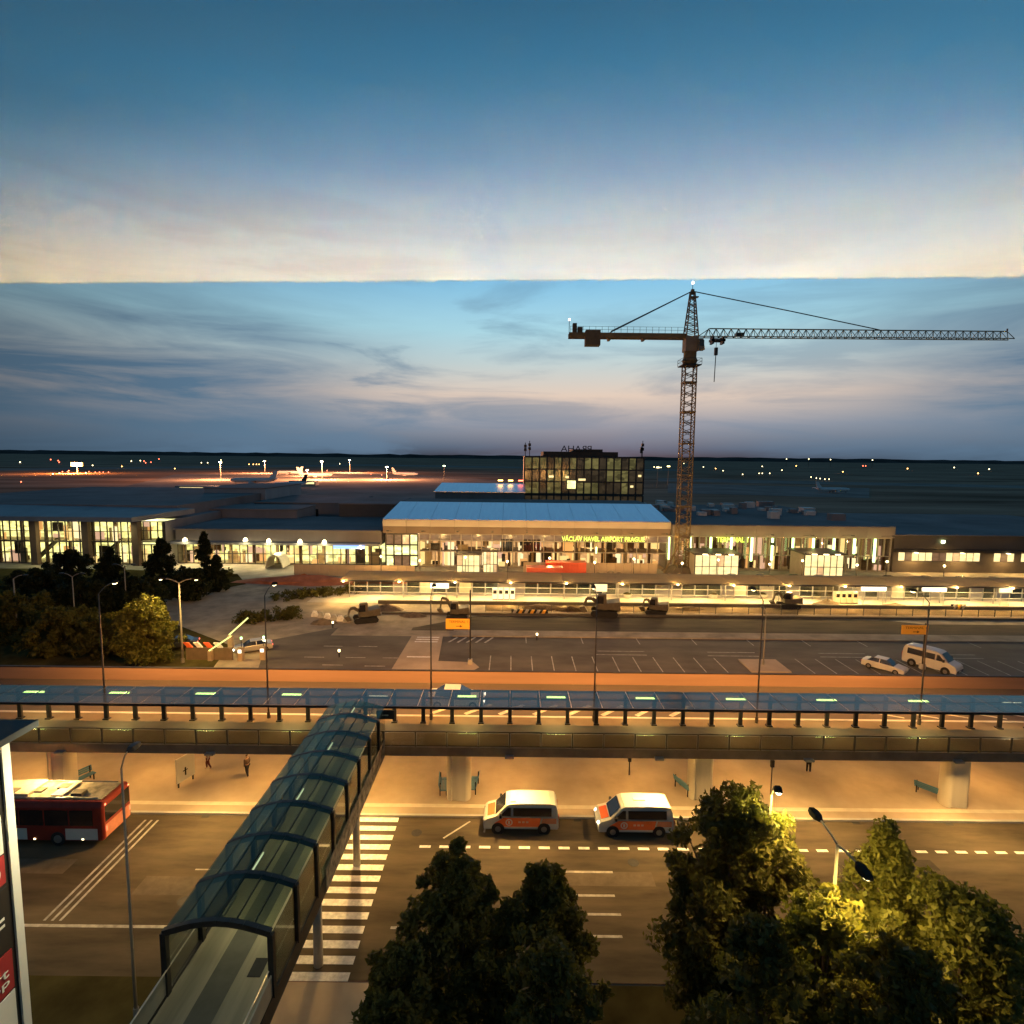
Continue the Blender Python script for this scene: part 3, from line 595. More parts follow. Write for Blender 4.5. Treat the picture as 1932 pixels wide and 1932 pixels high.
car((*G(338,1222)[:2],0), R(20), 'dark car behind the lit tree by the barrier', mat('dark_car_paint',(.03,.03,.035),.25,.1,1,spec=.6), on=True)
dk = mat('dark_car_paint',(.03,.03,.035),.25,.1,1,spec=.6)
for k, u in enumerate((1380,1440,1497,1550,1675,1752,1812,1880)):
    car((A(u,1082,111).x,111,0), R(180 if k % 2 else 0), f'dark car waiting outside the terminal, {ORD[k]} from the crane', dk, 'cars waiting outside the terminal', True)
# the moving car on the elevated road
car((G(866,1290,5.8).x,42.5,5.01), R(180), 'silver car driving along the elevated road', mat('silver_paint',(.45,.43,.38),.3,.05,1,metal=.3), None, True, 'driving_car')

def bus():
    t = thing('bus', 'red and white bus with a cream roof left of the footbridge', 'bus', (-31.2,34.1,0), 0)
    Lh, w = 6.0, 1.27
    def ring(x, ins): return [(x,-w+ins,.35+ins),(x,w-ins,.35+ins),(x,w-ins,2.5),(x,w-.15-ins,2.86-ins),(x,-w+.15+ins,2.86-ins),(x,-w+ins,2.5)]
    MB().loft([ring(-Lh,.1),ring(-Lh+.12,0),ring(Lh-.12,0),ring(Lh,.1)]).build('body', mat('bus_red',(0.24,0.03,0.018),0.45,0.15,1.5), t, True, bevel=.04)
    for s_ in (-1,1):
        y = s_*(w+.004)
        for i in range(7):
            x = -5.4+i*1.55; a, b = sorted((y, y+s_*.012)); MB().box(x,x+1.45,a,b,1.35,2.35).build('side_window', darkglass, t, True)
        for x0, x1 in ((-5.7,-3.0),(-2.2,1.2),(3.6,5.6)):
            a, b = sorted((y, y+s_*.01)); MB().box(x0,x1,a,b,.42,1.15).build('white_panel', white, t, True)
        for x in (-3.3,3.1): wheel(t, x, s_*(w+.02), .46, .28)
        for x in (-4.6,-1.2,1.6,3.2,4.6): a, b = sorted((y, y+s_*.02)); MB().box(x,x+.12,a,b,.42,.5).build('marker_light', lamp_warm, t, True)
    MB().box(Lh-.005,Lh+.01,-1.1,1.1,1.5,2.5).build('rear_window', darkglass, t, True)
    MB().box(Lh-.005,Lh+.012,-1.1,1.1,.5,1.3).build('rear_panel', mat('pale_red_panel',(.62,.24,.15),.5,.15,2), t, True)
    for y in (-1.1,1.0):
        MB().box(Lh,Lh+.03,y,y+.12,.9,1.2).build('tail_light', emit('tail_on',(1,.1,.05),2), t, True)
        MB().box(Lh,Lh+.03,y,y+.1,2.6,2.68).build('marker_light', lamp_red, t, True)
    MB().box(-5.2,5.7,-.95,.95,2.86,2.92).build('roof_cover', mat('cream_roof',(.24,.21,.15),.8,.6,1.6), t, True)
    for x0, x1, h in ((-4.6,-2.6,.25),(-1.6,1.0,.18),(2.4,3.2,.12)): MB().box(x0,x1,-.8,.8,2.92,2.92+h).build('roof_unit', mat('roof_unit_grey',(.34,.31,.25),.6,.2,2), t, True, bevel=.03)
    for k in range(7): MB().box(-4.8+k*1.4,-4.1+k*1.4,-.7+.35*(k%3),-.2+.35*(k%3),2.92,3.0+.05*(k%4)).build('roof_box', mat('roof_box_dark',(.10,.085,.06),.8,.3,2), t, True)
    for y in (-.9,.9): MB().tube([(-5,y,2.96),(5.5,y,2.96)],.03,6).build('roof_rail', steel, t, True)
bus()

# ------------------------------------------------------------------ construction machines
machine = mat('machine_dark',(.10,.085,.06),.6,.3,1.5); machy = mat('machine_ochre',(.30,.19,.06),.55,.2,1.5)
def excavator(loc, rz, label, boom, m, sc=1.0):
    t = thing('excavator', label, 'excavator', loc, rz, 'excavators on the building site'); t.scale = (sc,)*3
    for s_ in (-1,1):
        o = [(-1.5,.12),(-1.25,.0),(1.25,.0),(1.5,.12),(1.6,.4),(1.4,.72),(-1.4,.72),(-1.6,.4)]
        MB().loft([[(x,s_*.75,z) for x, z in o],[(x,s_*1.2,z) for x, z in o]]).build('track', black, t, True)
    MB().tube([(0,0,.7),(0,0,.9)],.6,16).build('turntable', machine, t, True)
    MB().loft([[(-1.9,-1.1,.9),(1.0,-1.1,.9),(1.0,1.1,.9),(-1.9,1.1,.9)],[(-1.8,-1.05,1.9),(.2,-1.05,1.6),(.2,1.05,1.6),(-1.8,1.05,1.9)]]).build('house', m, t, True, bevel=.06)
    cab = MB().loft([[(-.3,.15,1.0),(1.05,.15,1.0),(1.05,1.05,1.0),(-.3,1.05,1.0)],[(-.2,.2,2.7),(.75,.2,2.7),(.75,1.0,2.7),(-.2,1.0,2.7)]]).build('cab', m, t, True, bevel=.04)
    MB().hexa([(.1,.14,1.6),(.98,.14,1.6),(.98,1.06,1.6),(.1,1.06,1.6),(.1,.17,2.5),(.84,.17,2.5),(.84,1.03,2.5),(.1,1.03,2.5)]).build('cab_window', darkglass, cab, True)
    a, b, c = boom
    MB().bar((.8,-.25,1.4),a,.32,.42).bar(a,b,.30,.36).build('boom', m, t, True)
    MB().bar(b,c,.24,.3).build('stick', m, t, True)
    cx, cy_, cz = c; MB().loft([[(cx-.1,-.65,cz+.2),(cx-.1,.25,cz+.2),(cx+.5,.25,cz),(cx+.5,-.65,cz)],[(cx-.5,-.65,cz-.5),(cx-.5,.25,cz-.5),(cx+.1,.25,cz-.6),(cx+.1,-.65,cz-.6)]]).build('bucket', machine, t, True)
for u, v, rz, lb, bm, m, sc in (
    (690,1172,200,'dark squat excavator on the sand left of the yellow sign',((1.5,-.2,1.9),(2.0,-.2,1.8),(2.3,-.2,.8)),machine,1.1),
    (862,1166,185,'small excavator with raised arm just above the yellow sign',((1.5,-.2,2.9),(2.3,-.2,3.1),(2.5,-.2,1.4)),machine,1.0),
    (1140,1160,170,'large mound shaped excavator on the sand below the red containers',((1.5,-.2,1.9),(2.1,-.2,1.9),(2.5,-.2,.8)),machine,1.3),
    (1238,1158,160,'excavator with folded arm beside the large one',((1.4,-.2,2.2),(1.9,-.2,2.0),(2.2,-.2,.8)),machine,1.0),
    (1487,1146,175,'excavator at the retaining wall on the right',((1.5,-.2,2.4),(2.1,-.2,2.2),(2.5,-.2,.9)),machine,1.0)):
    excavator((*G(u,v)[:2],0), R(rz), lb, bm, m, sc)

# ------------------------------------------------------------------ terminal buildings
def facade(root, x0, x1, y, z0, z1, nx, nz, mats, wts, fm, fw=0.12, depth=0.25):
    dx = (x1-x0)/nx; dz = (z1-z0)/nz
    for i in range(nx):
        for j in range(nz):
            m = random.choices(mats, wts)[0]
            piece('pane', m, root, (x0+i*dx+fw/2,y,z0+j*dz+fw/2), (x0+(i+1)*dx-fw/2,y+.05,z0+(j+1)*dz-fw/2))
    for i in range(nx+1): piece('mullion', fm, root, (x0+i*dx-fw/2,y-depth/2,z0), (x0+i*dx+fw/2,y+.1,z1))
    for j in range(nz+1): piece('transom', fm, root, (x0,y-depth/3,z0+j*dz-fw/2), (x1,y+.08,z0+j*dz+fw/2))
clear = glass('facade_glass', (.90,.86,.78), .04, .03)
stuffm = [emit('shop_gold',(1,.72,.30),1.1), emit('shop_cream',(1,.86,.55),1.3), emit('shop_amber',(1,.50,.16),.8), mat('shop_brown',(.10,.06,.035),.7,.2,1), mat('shop_dark',(.03,.025,.02),.6,.2,1), mat('shop_pale',(.5,.42,.32),.6,.1,1), emit('shop_pink',(1,.62,.48),.7)]  # glow put into some box colours in place of shop lighting
def interior(root, x0, x1, y0, y1, z0, z1, wallm, n, strips=2):
    """The lit hall behind the glass: glowing back wall, floor, ceiling strips, columns, counters and shop fronts."""
    MB().box(x0,x1,y1,y1+.2,z0,z1).build('interior_glow_wall', wallm, root)  # emission in the wall stands in for the hall's lighting
    MB().box(x0,x1,y0+.2,y1,z0-.1,z0+.02).build('interior_floor', mat('shop_pale',(.5,.42,.32),.6,.1,1), root)
    for j in range(strips):
        y = y0+(y1-y0)*(j+.6)/(strips+.2)
        k = int((x1-x0)/4)
        for i in range(k):
            if random.random() < .8: piece('ceiling_strip', tube_white, root, (x0+i*4+.4,y,z1-.2), (x0+i*4+3.2,y+.18,z1-.1))
    for i in range(n):
        x = random.uniform(x0+.3, x1-2); w_ = random.choice((.3,.5,.8,1.4,2.2)); h_ = random.uniform(.8, (z1-z0)*.75); y = random.uniform(y0+.8, y1-.6)
        zb_ = z0 if random.random() < .65 else z0+random.uniform(.3,.6)*(z1-z0)
        piece('shop_unit', random.choice(stuffm), root, (x,y,zb_+.03), (x+w_,y+.4,min(z1-.3, zb_+h_)))
    for i in range(int((x1-x0)/5.2)+1):
        x = x0+.6+i*5.2; piece('column', mat('shop_brown',(.10,.06,.035),.7,.2,1) if i % 2 else mat('shop_pale',(.5,.42,.32),.6,.1,1), root, (x,y0+1.2,z0), (x+.5,y0+1.7,z1))
mull = mat('mullion_metal',(.30,.25,.20),.5,.1,1); mulld = mat('mullion_dark',(.05,.04,.035),.5,.1,1)
# main hall with the blue metal roof
hall = thing('terminal_hall', 'terminal hall with sloping blue metal roof and lime lit lettering', 'terminal', (3,125,0))
HX0, HX1 = -28.2, 34.7
nb = 12; dxr = (HX1-HX0)/nb
for i in range(nb):
    a, b = HX0+i*dxr, HX0+(i+1)*dxr
    la, lb = HX0+1.2*(i == 0), b-(1.0 if i == nb-1 else 0); a2 = a-(1.0 if i == 0 else 0)
    MB().hexa([(a,121.8,10.5),(b-.05,121.8,10.5),(lb-.05,136,13.2),(a+(1.0 if i == 0 else 0),136,13.2),(a,121.8,10.62),(b-.05,121.8,10.62),(lb-.05,136,13.32),(a+(1.0 if i == 0 else 0),136,13.32)]).build('roof_sheet', bluem, hall)
    piece('fascia_panel', fasc, hall, (a+.03,121.5,9.1), (b-.03,121.8,10.5))
    piece('fascia_panel', mat('fascia_lower',(.15,.105,.08),.6,.1,.6), hall, (a+.03,121.75,7.5), (b-.03,122.0,9.08))
MB().box(HX0+.5,HX1-.5,128.3,150,0,10.4).build('hall_body', greym, hall)
MB().box(HX0+.5,HX1-.5,122.3,128.3,7.5,10.4).build('upper_body', greym, hall)
for _x in (HX0+.5, HX1-.75): MB().box(_x,_x+.25,122.3,128.3,0,7.5).build('end_wall', greyl, hall)
interior(hall, HX0+.8, HX1-.8, 122.3, 128.0, .1, 7.45, pane_w, 170, 3)
MB().box(HX0+8,HX1-.8,122.6,128.0,3.5,3.7).build('mezzanine', mat('shop_brown',(.10,.06,.035),.7,.2,1), hall)
MB().box(HX0+.6,HX1-.6,136,152,10.5,12.9).build('rear_roof', roofm, hall)
facade(hall, HX0+8, HX1-.4, 122.1, 3.6, 6.0, 24, 1, [clear], [1], mull, .16, .5)
facade(hall, HX0+8, HX1-.4, 122.1, 6.0, 7.45, 24, 1, [pane_d], [1], mull, .16, .3)
facade(hall, HX0+8, HX1-.4, 122.1, .1, 3.6, 16, 1, [clear], [1], mull, .2, .4)
facade(hall, HX0+.6, HX0+7.6, 122.1, .2, 7.3, 4, 3, [pane_g,pane_d,pane_w], [3,2,2], mulld, .3, .4)
for x0, x1 in ((-2.3,0.6),(2.6,6.4)):
    for i in range(int((x1-x0)/.95)): piece('dark_window', darkglass, hall, (x0+i*.95,121.95,3.8), (x0+i*.95+.8,122.05,6.4))
a = A(1060,1021,121.4); b = A(1216,1021,121.4)
lettering('VÁCLAV HAVEL AIRPORT PRAGUE', letters, hall, (a.x,121.4,6.25), b.x-a.x, extr=.06, height=1.25)
for u in (1125,1262): MB().box(A(u,1040,121.3).x-.15,A(u,1040,121.3).x+.15,121.2,121.4,2.4 if u > 1200 else 3.6,7.4 if u > 1200 else 5.0).build('light_tube', tube_green, hall)
for x in np.linspace(HX0+2, HX1-2, 9):  # brackets and lamps added to light the fascia and forecourt
    MB().bar((x,121.45,8.0),(x,117.6,8.6),.08).box(x-.25,x+.25,117.3,117.7,8.5,8.7).build('added_lamp_bracket', darkmetal, hall)
    light('added_facade_lamp','POINT',(x,117.4,8.3),800,WARM,hall,.3)
for k in range(14):  # globe lamps added to brighten the forecourt
    x = -26+k*8.4; y = 106.5 if k % 2 else 110.5
    t = thing('added_forecourt_lamp', f'added small globe lamp on the terminal forecourt, {ORD[k]} from the left', 'street lamp', (x,y,.006), 0, 'added globe lamps on the terminal forecourt')
    MB().tube([(x,y,.006),(x,y,4.2)],.06,6).build('pole', darkmetal, t); MB().tube([(x,y,4.2),(x,y,4.32),(x,y,4.5),(x,y,4.62)],[.1,.2,.2,.08],8).build('globe', lamp_on, t)
    light('globe_light','POINT',(x,y-.4,4.4),650,WARM,t,.2)
# entrance box of the hall
for u0, u1, vt in ((862,905,1046),(912,938,1040)):
    a = A(u0,vt,112); b = A(u1,vt,112)
    e = thing('entrance_kiosk', ('wide' if u0 < 900 else 'narrow tall')+' yellow lit kiosk in front of the terminal hall', 'kiosk', ((a.x+b.x)/2,112,0))
    MB().box(a.x,b.x,112.1,114.5,0,a.z).build('walls', mull, e); MB().box(a.x-.3,b.x+.3,111.6,114.8,a.z,a.z+.25).build('roof', mulld, e)
    facade(e, a.x, b.x, 112.0, .2, a.z-.1, 4, 2, [pane_y,pane_w], [4,1], mulld, .12, .2)
# right wing
wing = thing('terminal_wing', 'terminal wing with lime light tubes and TERMINAL 1 lettering', 'terminal', (60,126,0))
WX0, WX1 = HX1+.3, 83.5
for i in range(8):
    a, b = WX0+i*(WX1-WX0)/8, WX0+(i+1)*(WX1-WX0)/8
    piece('fascia_panel', mat('fascia_grey',(.20,.17,.15),.6,.12,.4), wing, (a+.02,121.3,7.6), (b-.02,122.0,10.0))
MB().box(WX0,WX1,128.3,175,0,9.9).build('wing_body', greym, wing)
MB().box(WX0,WX1,122.2,128.3,7.6,9.9).build('upper_body', greym, wing)
MB().box(WX1-.3,WX1,122.2,128.3,0,7.6).build('end_wall', greym, wing)
interior(wing, WX0+.2, WX1-.4, 122.3, 128.0, .1, 7.5, pane_d, 110, 2)
MB().box(WX0,WX1,121.4,175,9.95,10.1).build('roof', roofm, wing)
facade(wing, WX0+.5, WX1-.5, 122.0, 3.5, 7.5, 34, 1, [clear], [1], mull, .22, .6)
facade(wing, WX0+.5, WX1-.5, 122.0, .1, 3.5, 20, 1, [clear], [1], mull, .2, .4)
for k in range(10):
    u = 1302+k*38.7; x = A(u,1030,120.5).x
    z1 = 7.55; z0 = 2.4 if k % 3 == 0 else 4.2
    if k == 4: piece('light_tube', tube_green, wing, (x-.2,120.3,6.5), (x+.2,120.6,7.5)); z1 = 5.9; z0 = 2.6
    piece('light_tube', tube_green, wing, (x-.2,120.3,z0), (x+.2,120.6,z1))
a = A(1352,1022,120.9); b = A(1411,1022,120.9)
lettering('TERMINAL 1', letters, wing, (a.x,120.9,6.45), b.x-a.x, extr=.06, height=1.05)
for x in np.linspace(WX0+3, WX1-3, 6):  # same added lamps along the wing front
    MB().bar((x,121.4,8.0),(x,117.6,8.6),.08).box(x-.25,x+.25,117.3,117.7,8.5,8.7).build('added_lamp_bracket', darkmetal, wing)
    light('added_facade_lamp','POINT',(x,117.4,8.3),420,WARM,wing,.3)
for i in range(70):                      # plant on the roof
    x = random.uniform(WX0+2, WX1+30); y = random.uniform(128, 172); w_, d_, h_ = random.uniform(1.2,3.4), random.uniform(1.2,3), random.uniform(.6,1.8)
    if x > WX1-3: continue
    MB().box(x,x+w_,y,y+d_,10.1,10.1+h_).build('roof_unit', mat('unit_white',(.55,.53,.5),.6,.1,1) if i % 2 else greym, wing)
for u0, u1, lb in ((1312,1394,'left'),(1519,1592,'right')):
    a = A(u0,1046,113); b = A(u1,1046,113)
    e = thing('entrance_pavilion', f'yellow lit entrance pavilion with flat roof, {lb} one of the pair', 'pavilion', ((a.x+b.x)/2,113,0), 0, 'entrance pavilions of the terminal wing')
    MB().box(a.x,b.x,113.1,119,0,a.z).build('walls', mull, e); MB().box(a.x-.4,b.x+.4,112.4,119.5,a.z,a.z+.3).build('roof', mulld, e)
    facade(e, a.x, b.x, 113.0, .2, a.z-.1, 6, 2, [pane_y,pane_w], [5,1], mulld, .12, .2)
    for q in (.2,.5,.8): MB().box(a.x+(b.x-a.x)*q-.5,a.x+(b.x-a.x)*q+.5,112.2,112.4,a.z+.05,a.z+.2).build('spotlight', lamp_warm, e)
# far right low wing
fr = thing('terminal_annex', 'low dark terminal annex at the right edge with a band of small lit windows', 'building', (105,127,0))
MB().box(83.8,150,122,170,0,8.2).build('annex_body', mat('annex_brown',(.11,.09,.075),.7,.15,.3,coords='World'), fr)
MB().box(83.8,150,121.4,170,8.2,8.4).build('roof', roofm, fr)
MB().box(83.8,150,121.0,122,4.6,5.2).build('canopy', mulld, fr)
for i in range(30):
    if random.random() < .85: piece('pane', random.choice([pane_y,pane_y,pane_w,pane_d]), fr, (85+i*1.5,121.9,2.6), (86.3+i*1.5,121.98,4.4))
MB().box(94,94.7,121.6,121.8,6.6,7.2).build('flood_lamp', emit('green_white_lamp',(.8,1,.5),6), fr)
light('flood_light','AREA',(94,119,6.5),160,WARM,fr,.5)
for x in (88,98,108,118): MB().box(x-.3,x+.3,120.4,121.0,4.5,4.6).build('canopy_lamp', lamp_warm, fr); light('canopy_light','AREA',(x,120.6,4.4),500,WARM,fr,.4)  # lamps added under the canopy to brighten the annex
# middle connecting building
cn = thing('connecting_building', 'grey connecting building with a lit glazed ground floor and arched lamps', 'building', (-50,127,0))
CX0, CX1 = -74.5, -28.8
MB().box(CX0,CX1,127.2,150,0,7.6).build('body', greym, cn); MB().box(CX0,CX1,123.3,127.2,4.7,7.6).build('upper_body', greym, cn)
interior(cn, CX0+.2, CX1-.2, 123.3, 127.0, .1, 4.6, pane_g, 50, 1); MB().box(CX0,CX1,122.6,150,7.6,7.9).build('roof', roofm, cn)
MB().box(CX0,CX1,121.0,123.2,4.7,5.2).build('canopy', greyl, cn)
facade(cn, CX0+.5, CX1-.5, 123.1, .2, 4.6, 26, 2, [clear], [1], mulld, .14, .3)
for u, v in ((349,1018),(463,1018),(507,1020),(566,1021),(612,1022)):
    q = A(u,v,121.0)
    MB().tube([(q.x,121,q.z-.3),(q.x,121,q.z+.2),(q.x,121,q.z+.45)],[.55,.4,.1],8).build('wall_lamp', lamp_warm, cn)
    light('wall_light','POINT',(q.x,120.2,q.z-.4),160,(1,.85,.45),cn,.3)
for x in np.linspace(CX0+4, CX1-4, 5): light('canopy_lamp','AREA',(x,120.5,4.6),600,(1,.8,.4),cn,.5)
q0, q1 = A(629,1032,120.6), A(688,1032,120.6); MB().box(q0.x,q1.x,120.5,120.7,q0.z-.35,q0.z+.35).build('blue_sign', bluepanel, cn)
q = A(522,1045,120.4)
_ar = [(q.x+math.cos(k*math.pi/12)*1.7, max(.1, math.sin(k*math.pi/12)*2.8)) for k in range(13)]
mb = MB()
for (xa,za),(xb,zb2) in zip(_ar,_ar[1:]): mb.hexa([(xa,118.8,za),(xb,118.8,zb2),(xb,122.9,zb2),(xa,122.9,za),((xa-q.x)*1.1+q.x,118.8,za*1.08),((xb-q.x)*1.1+q.x,118.8,zb2*1.08),((xb-q.x)*1.1+q.x,122.9,zb2*1.08),((xa-q.x)*1.1+q.x,122.9,za*1.08)])
mb.build('arched_porch', white, cn)
light('porch_lamp','AREA',(q.x,120,3.2),60,(1,.85,.5),cn,.3)
# glazed terminal on the left
t2 = thing('glazed_terminal', 'long glazed terminal glowing yellow green at the left edge', 'terminal', (-95,130,0))
TX0, TX1 = -150, -75.4
MB().box(TX0,TX1,127.2,200,0,9.7).build('body', greym, t2)
MB().box(TX1-.25,TX1,121.2,127.2,0,9.7).build('end_wall', greym, t2)
interior(t2, -119, TX1-.3, 121.1, 127.0, 5.1, 9.5, pane_g, 24, 2)
interior(t2, -119, TX1-.3, 121.1, 127.0, .1, 4.95, pane_g, 34, 2)
MB().box(-119,TX1-.3,121.3,127.0,4.96,5.08).build('mezzanine', mat('shop_brown',(.10,.06,.035),.7,.2,1), t2)
for _x in (-106,-92): MB().hexa([(_x,123,0.2),(_x+5,123,4.9),(_x+5,124.4,4.9),(_x,124.4,.2),(_x,123,.7),(_x+5,123,5.4),(_x+5,124.4,5.4),(_x,124.4,.7)]).build('stair', mat('shop_dark',(.03,.025,.02),.6,.2,1), t2)
facade(t2, -118, TX1-6.4, 120.9, 5.2, 9.5, 24, 2, [clear], [1], mulld, .14, .3)
facade(t2, -118, TX1-6.4, 120.9, .3, 5.0, 24, 2, [clear], [1], mulld, .14, .3)
facade(t2, TX1-6.2, TX1, 121.05, 5.6, 9.6, 4, 2, [clear], [1], mulld, .14, .3)
facade(t2, TX1-6.2, TX1, 121.05, .3, 4.6, 4, 2, [clear], [1], mulld, .14, .3)
for u in (62,160,254): 
    x = A(u,1010,120).x; MB().box(x-.7,x+.7,119.9,120.95,0,9.6).build('pier', mat('pier_brown',(.13,.085,.06),.7,.15,.5,coords='World'), t2)
MB().hexa([(TX0,119.4,9.6),(TX1-6,119.4,9.6),(TX1+1,131,10.4),(TX0,131,11.2),(TX0,119.4,10.6),(TX1-6,119.4,10.6),(TX1+1,131,11.6),(TX0,131,12.4)]).build('roof_edge', greyl, t2)
MB().box(TX0,TX1-3,131,200,9.7,12.2).build('roof', roofm, t2)
light('glow_lamp','AREA',(-98,118.6,9.3),500,(1,.95,.45),t2,1); light('glow_lamp','AREA',(-84,118.6,9.3),300,(1,.95,.45),t2,1)
# blocks behind
def ubox(name, label, u0, u1, vt, Y, depth, m, rm=roofm):
    a, b = A(u0,vt,Y), A(u1,vt,Y); z = (a.z+b.z)/2
    t = thing(name, label, 'building', ((a.x+b.x)/2, Y, 0)); MB().box(a.x,b.x,Y,Y+depth,0,z).build('walls', m, t); MB().box(a.x-.2,b.x+.2,Y-.2,Y+depth,z,z+.3).build('roof', rm, t); return t, a, b, z
ubox('service_building','large plain dark grey block behind the glazed terminal',165,400,938,160,40,greym)
t, a, b, z = ubox('service_building','pale grey flat roofed block right of the dark grey one',385,500,922,175,30,greyl)
ubox('service_building','long low grey building left of the blue roof',330,560,962,145,14,greym)
t, a, b, z = ubox('service_building','dark building with one small lit window left of the hall',480,655,950,165,30,greym)
q = A(571,968,164.9); MB().box(q.x-1.1,q.x+1.1,164.8,164.9,q.z-1.2,q.z+1.2).build('lit_window', pane_y, t); MB().box(q.x+1.4,q.x+4.6,164.85,164.95,q.z-1.2,q.z+1.2).build('dark_window', darkglass, t)
ubox('service_building','square dark building touching the blue roofed hall',640,745,952,150,22,mat('annex_brown',(.11,.09,.075),.7,.15,.3,coords='World'))
# second blue roof
a, b = A(828,915,190), A(990,917,190)
t = thing('rear_hall', 'smaller hall with a blue metal roof behind the main hall', 'terminal', ((a.x+b.x)/2,185,0))
MB().hexa([(a.x,178,13.0),(b.x,178,13.0),(b.x,190,15.2),(a.x+1,190,15.2),(a.x,178,13.2),(b.x,178,13.2),(b.x,190,15.4),(a.x+1,190,15.4)]).build('roof_sheet', bluem, t)
MB().box(a.x+.3,b.x-.3,178.6,205,0,13).build('walls', greym, t)
for k in range(3): MB().box(b.x-9+k*3.4,b.x-7.4+k*3.4,189,189.3,16.2,16.6).build('warning_lamp', lamp_orange if k < 2 else lamp_red, t)
# dark glass office block
a, b = A(990,862,190), A(1215,864,190)
bl = thing('office_block', 'dark glass office block with rooftop letters and antennas', 'office building', ((a.x+b.x)/2,200,0))
MB().box(a.x,b.x,190.2,215,0,24.6).build('core', mat('block_dark',(.03,.025,.02),.5,.2,.2,coords='World'), bl)
facade(bl, a.x, b.x, 190.0, 12.0, 24.4, 16, 3, [pane_k,pane_o], [5,5], mulld, .5, .5)
facade(bl, a.x, b.x, 190.0, 8.0, 11.6, 16, 1, [pane_o], [1], mulld, .5, .5)
ph = MB().box(a.x+6.5,b.x-8,194,212,24.6,26.3).build('penthouse', mat('penthouse_brown',(.06,.045,.035),.7,.2,.5), bl)
MB().box(a.x+17,b.x-13,196,210,26.3,27.2).build('plant_room', mat('penthouse_brown',(.06,.045,.035),.7,.2,.5), bl)
q0, q1 = A(1058,852,193.8), A(1116,852,193.8)
lettering('PRAHA', mat('roof_letter',(.03,.03,.035),.6,.1,1), bl, (q1.x,193.8,26.35), q1.x-q0.x, xaxis=(-1,0,0), extr=.1, height=2.0)
for u, h_ in ((991,4.6),(999,5.2),(1212,5.6),(1210,4.0)):
    x = A(u,860,192).x; m_ = MB().tube([(x,192,24.6),(x,192,24.6+h_)],.12,6)
    for zz in (.55,.8): m_.box(x-.45,x+.45,191.8,192.2,24.6+h_*zz-.8,24.6+h_*zz+.2)
    m_.build('antenna', darkmetal, bl)
for u, v, s_ in ((1078,920,1.4),(1192,918,.5),(1070,900,.6),(1207,898,.5),(1098,905,1.2),(1040,899,.8)):
    q = A(u,v,189.7); MB().box(q.x-s_,q.x+s_,189.6,189.75,q.z-.35,q.z+.35 + (2.0 if u == 1078 else 0)).build('lit_window', pane_y if u != 1078 else pane_g, bl)

# ------------------------------------------------------------------ bus station shelter
sh = thing('bus_station_canopy', 'long pale canopy with a row of lamps over the bus station', 'shelter', (30,95,0))
SX0, SX1 = -28.5, 92
nbay = 13; bw_ = (SX1-SX0)/nbay
canm = mat('canopy_sheet',(.50,.42,.31),.85,.25,.5,coords='World',streak=(.6,3,1),spec=.08)
_t = canm.node_tree; _a = _t.nodes.new('ShaderNodeBsdfTranslucent'); _a.inputs[0].default_value = (.55,.48,.36,1); _m = _t.nodes.new('ShaderNodeMixShader'); _m.inputs[0].default_value = .6
_t.links.new(_t.nodes['Principled BSDF'].outputs[0], _m.inputs[1]); _t.links.new(_a.outputs[0], _m.inputs[2]); _t.links.new(_m.outputs[0], _t.nodes['Material Output'].inputs[0])
for i in range(nbay):
    x0, x1 = SX0+i*bw_, SX0+(i+1)*bw_
    MB().hexa([(x0+.03,91.9,3.60),(x1-.03,91.9,3.60),(x1-.03,97,4.15),(x0+.03,97,4.15),(x0+.03,91.9,3.72),(x1-.03,91.9,3.72),(x1-.03,97,4.27),(x0+.03,97,4.27)]).build('roof_sheet', canm, sh)
    MB().tube([(x0+.6,95.2,0),(x0+.6,95.2,3.95)],.08,8).build('post', steel, sh)
    MB().loft([[(x0+.6+math.cos(k*math.pi/4)*.22*s_,91.75+math.sin(k*math.pi/4)*.22*s_,z) for k in range(8)] for s_, z in ((.5,3.70),(1,3.62),(.7,3.48))]).build('lamp', lamp_on, sh)
    light('canopy_light','POINT',(x0+.6,91.6,3.30),1500,WARM,sh,.25)
    light('canopy_light','AREA',(x0+.6+bw_/2,94.5,3.5),420,(1,.75,.34),sh,.4)
MB().box(SX0,SX1,91.82,91.9,3.5,3.74).build('gutter', darkmetal, sh)
for i in range(52):
    x = SX0+1+i*2.3
    if random.random() < .78: piece('screen_pane', random.choice([glass_side]*5+[mat('screen_white',(.32,.28,.22),.5,.2,1)]), sh, (x,96.9,.5), (x+2.1,96.94,2.6))
    piece('screen_post', steel, sh, (x-.04,96.85,0), (x+.04,96.97,2.8))
for z in (.5, 1.5, 2.6): MB().box(SX0,SX1,96.86,96.9,z,z+.07).build('screen_rail', white, sh)
def lit_sign(u0, u1, v0, v1, Y, label, m):
    a, b = A(u0,v0,Y), A(u1,v1,Y); t = thing('lit_sign', label, 'sign', ((a.x+b.x)/2, Y, 0))
    MB().box(a.x,b.x,Y,Y+.2,b.z,a.z).build('panel', m, t); MB().box(a.x-.1,b.x+.1,Y+.2,Y+.3,b.z-.1,a.z+.1).build('frame', steel, t)
    for x in (a.x+.3,b.x-.3): MB().tube([(x,Y+.15,0),(x,Y+.15,b.z)],.05,6).build('leg', steel, t)
lit_sign(812,846,1101,1110,93.5,'white lit sign under the left part of the bus station canopy',whitepanel)
lit_sign(1627,1672,1106,1115,93.5,'double white lit sign under the right part of the bus station canopy',whitepanel)
lit_sign(1742,1786,1109,1116,93.5,'thin white lit sign near the right end of the bus station canopy',whitepanel)
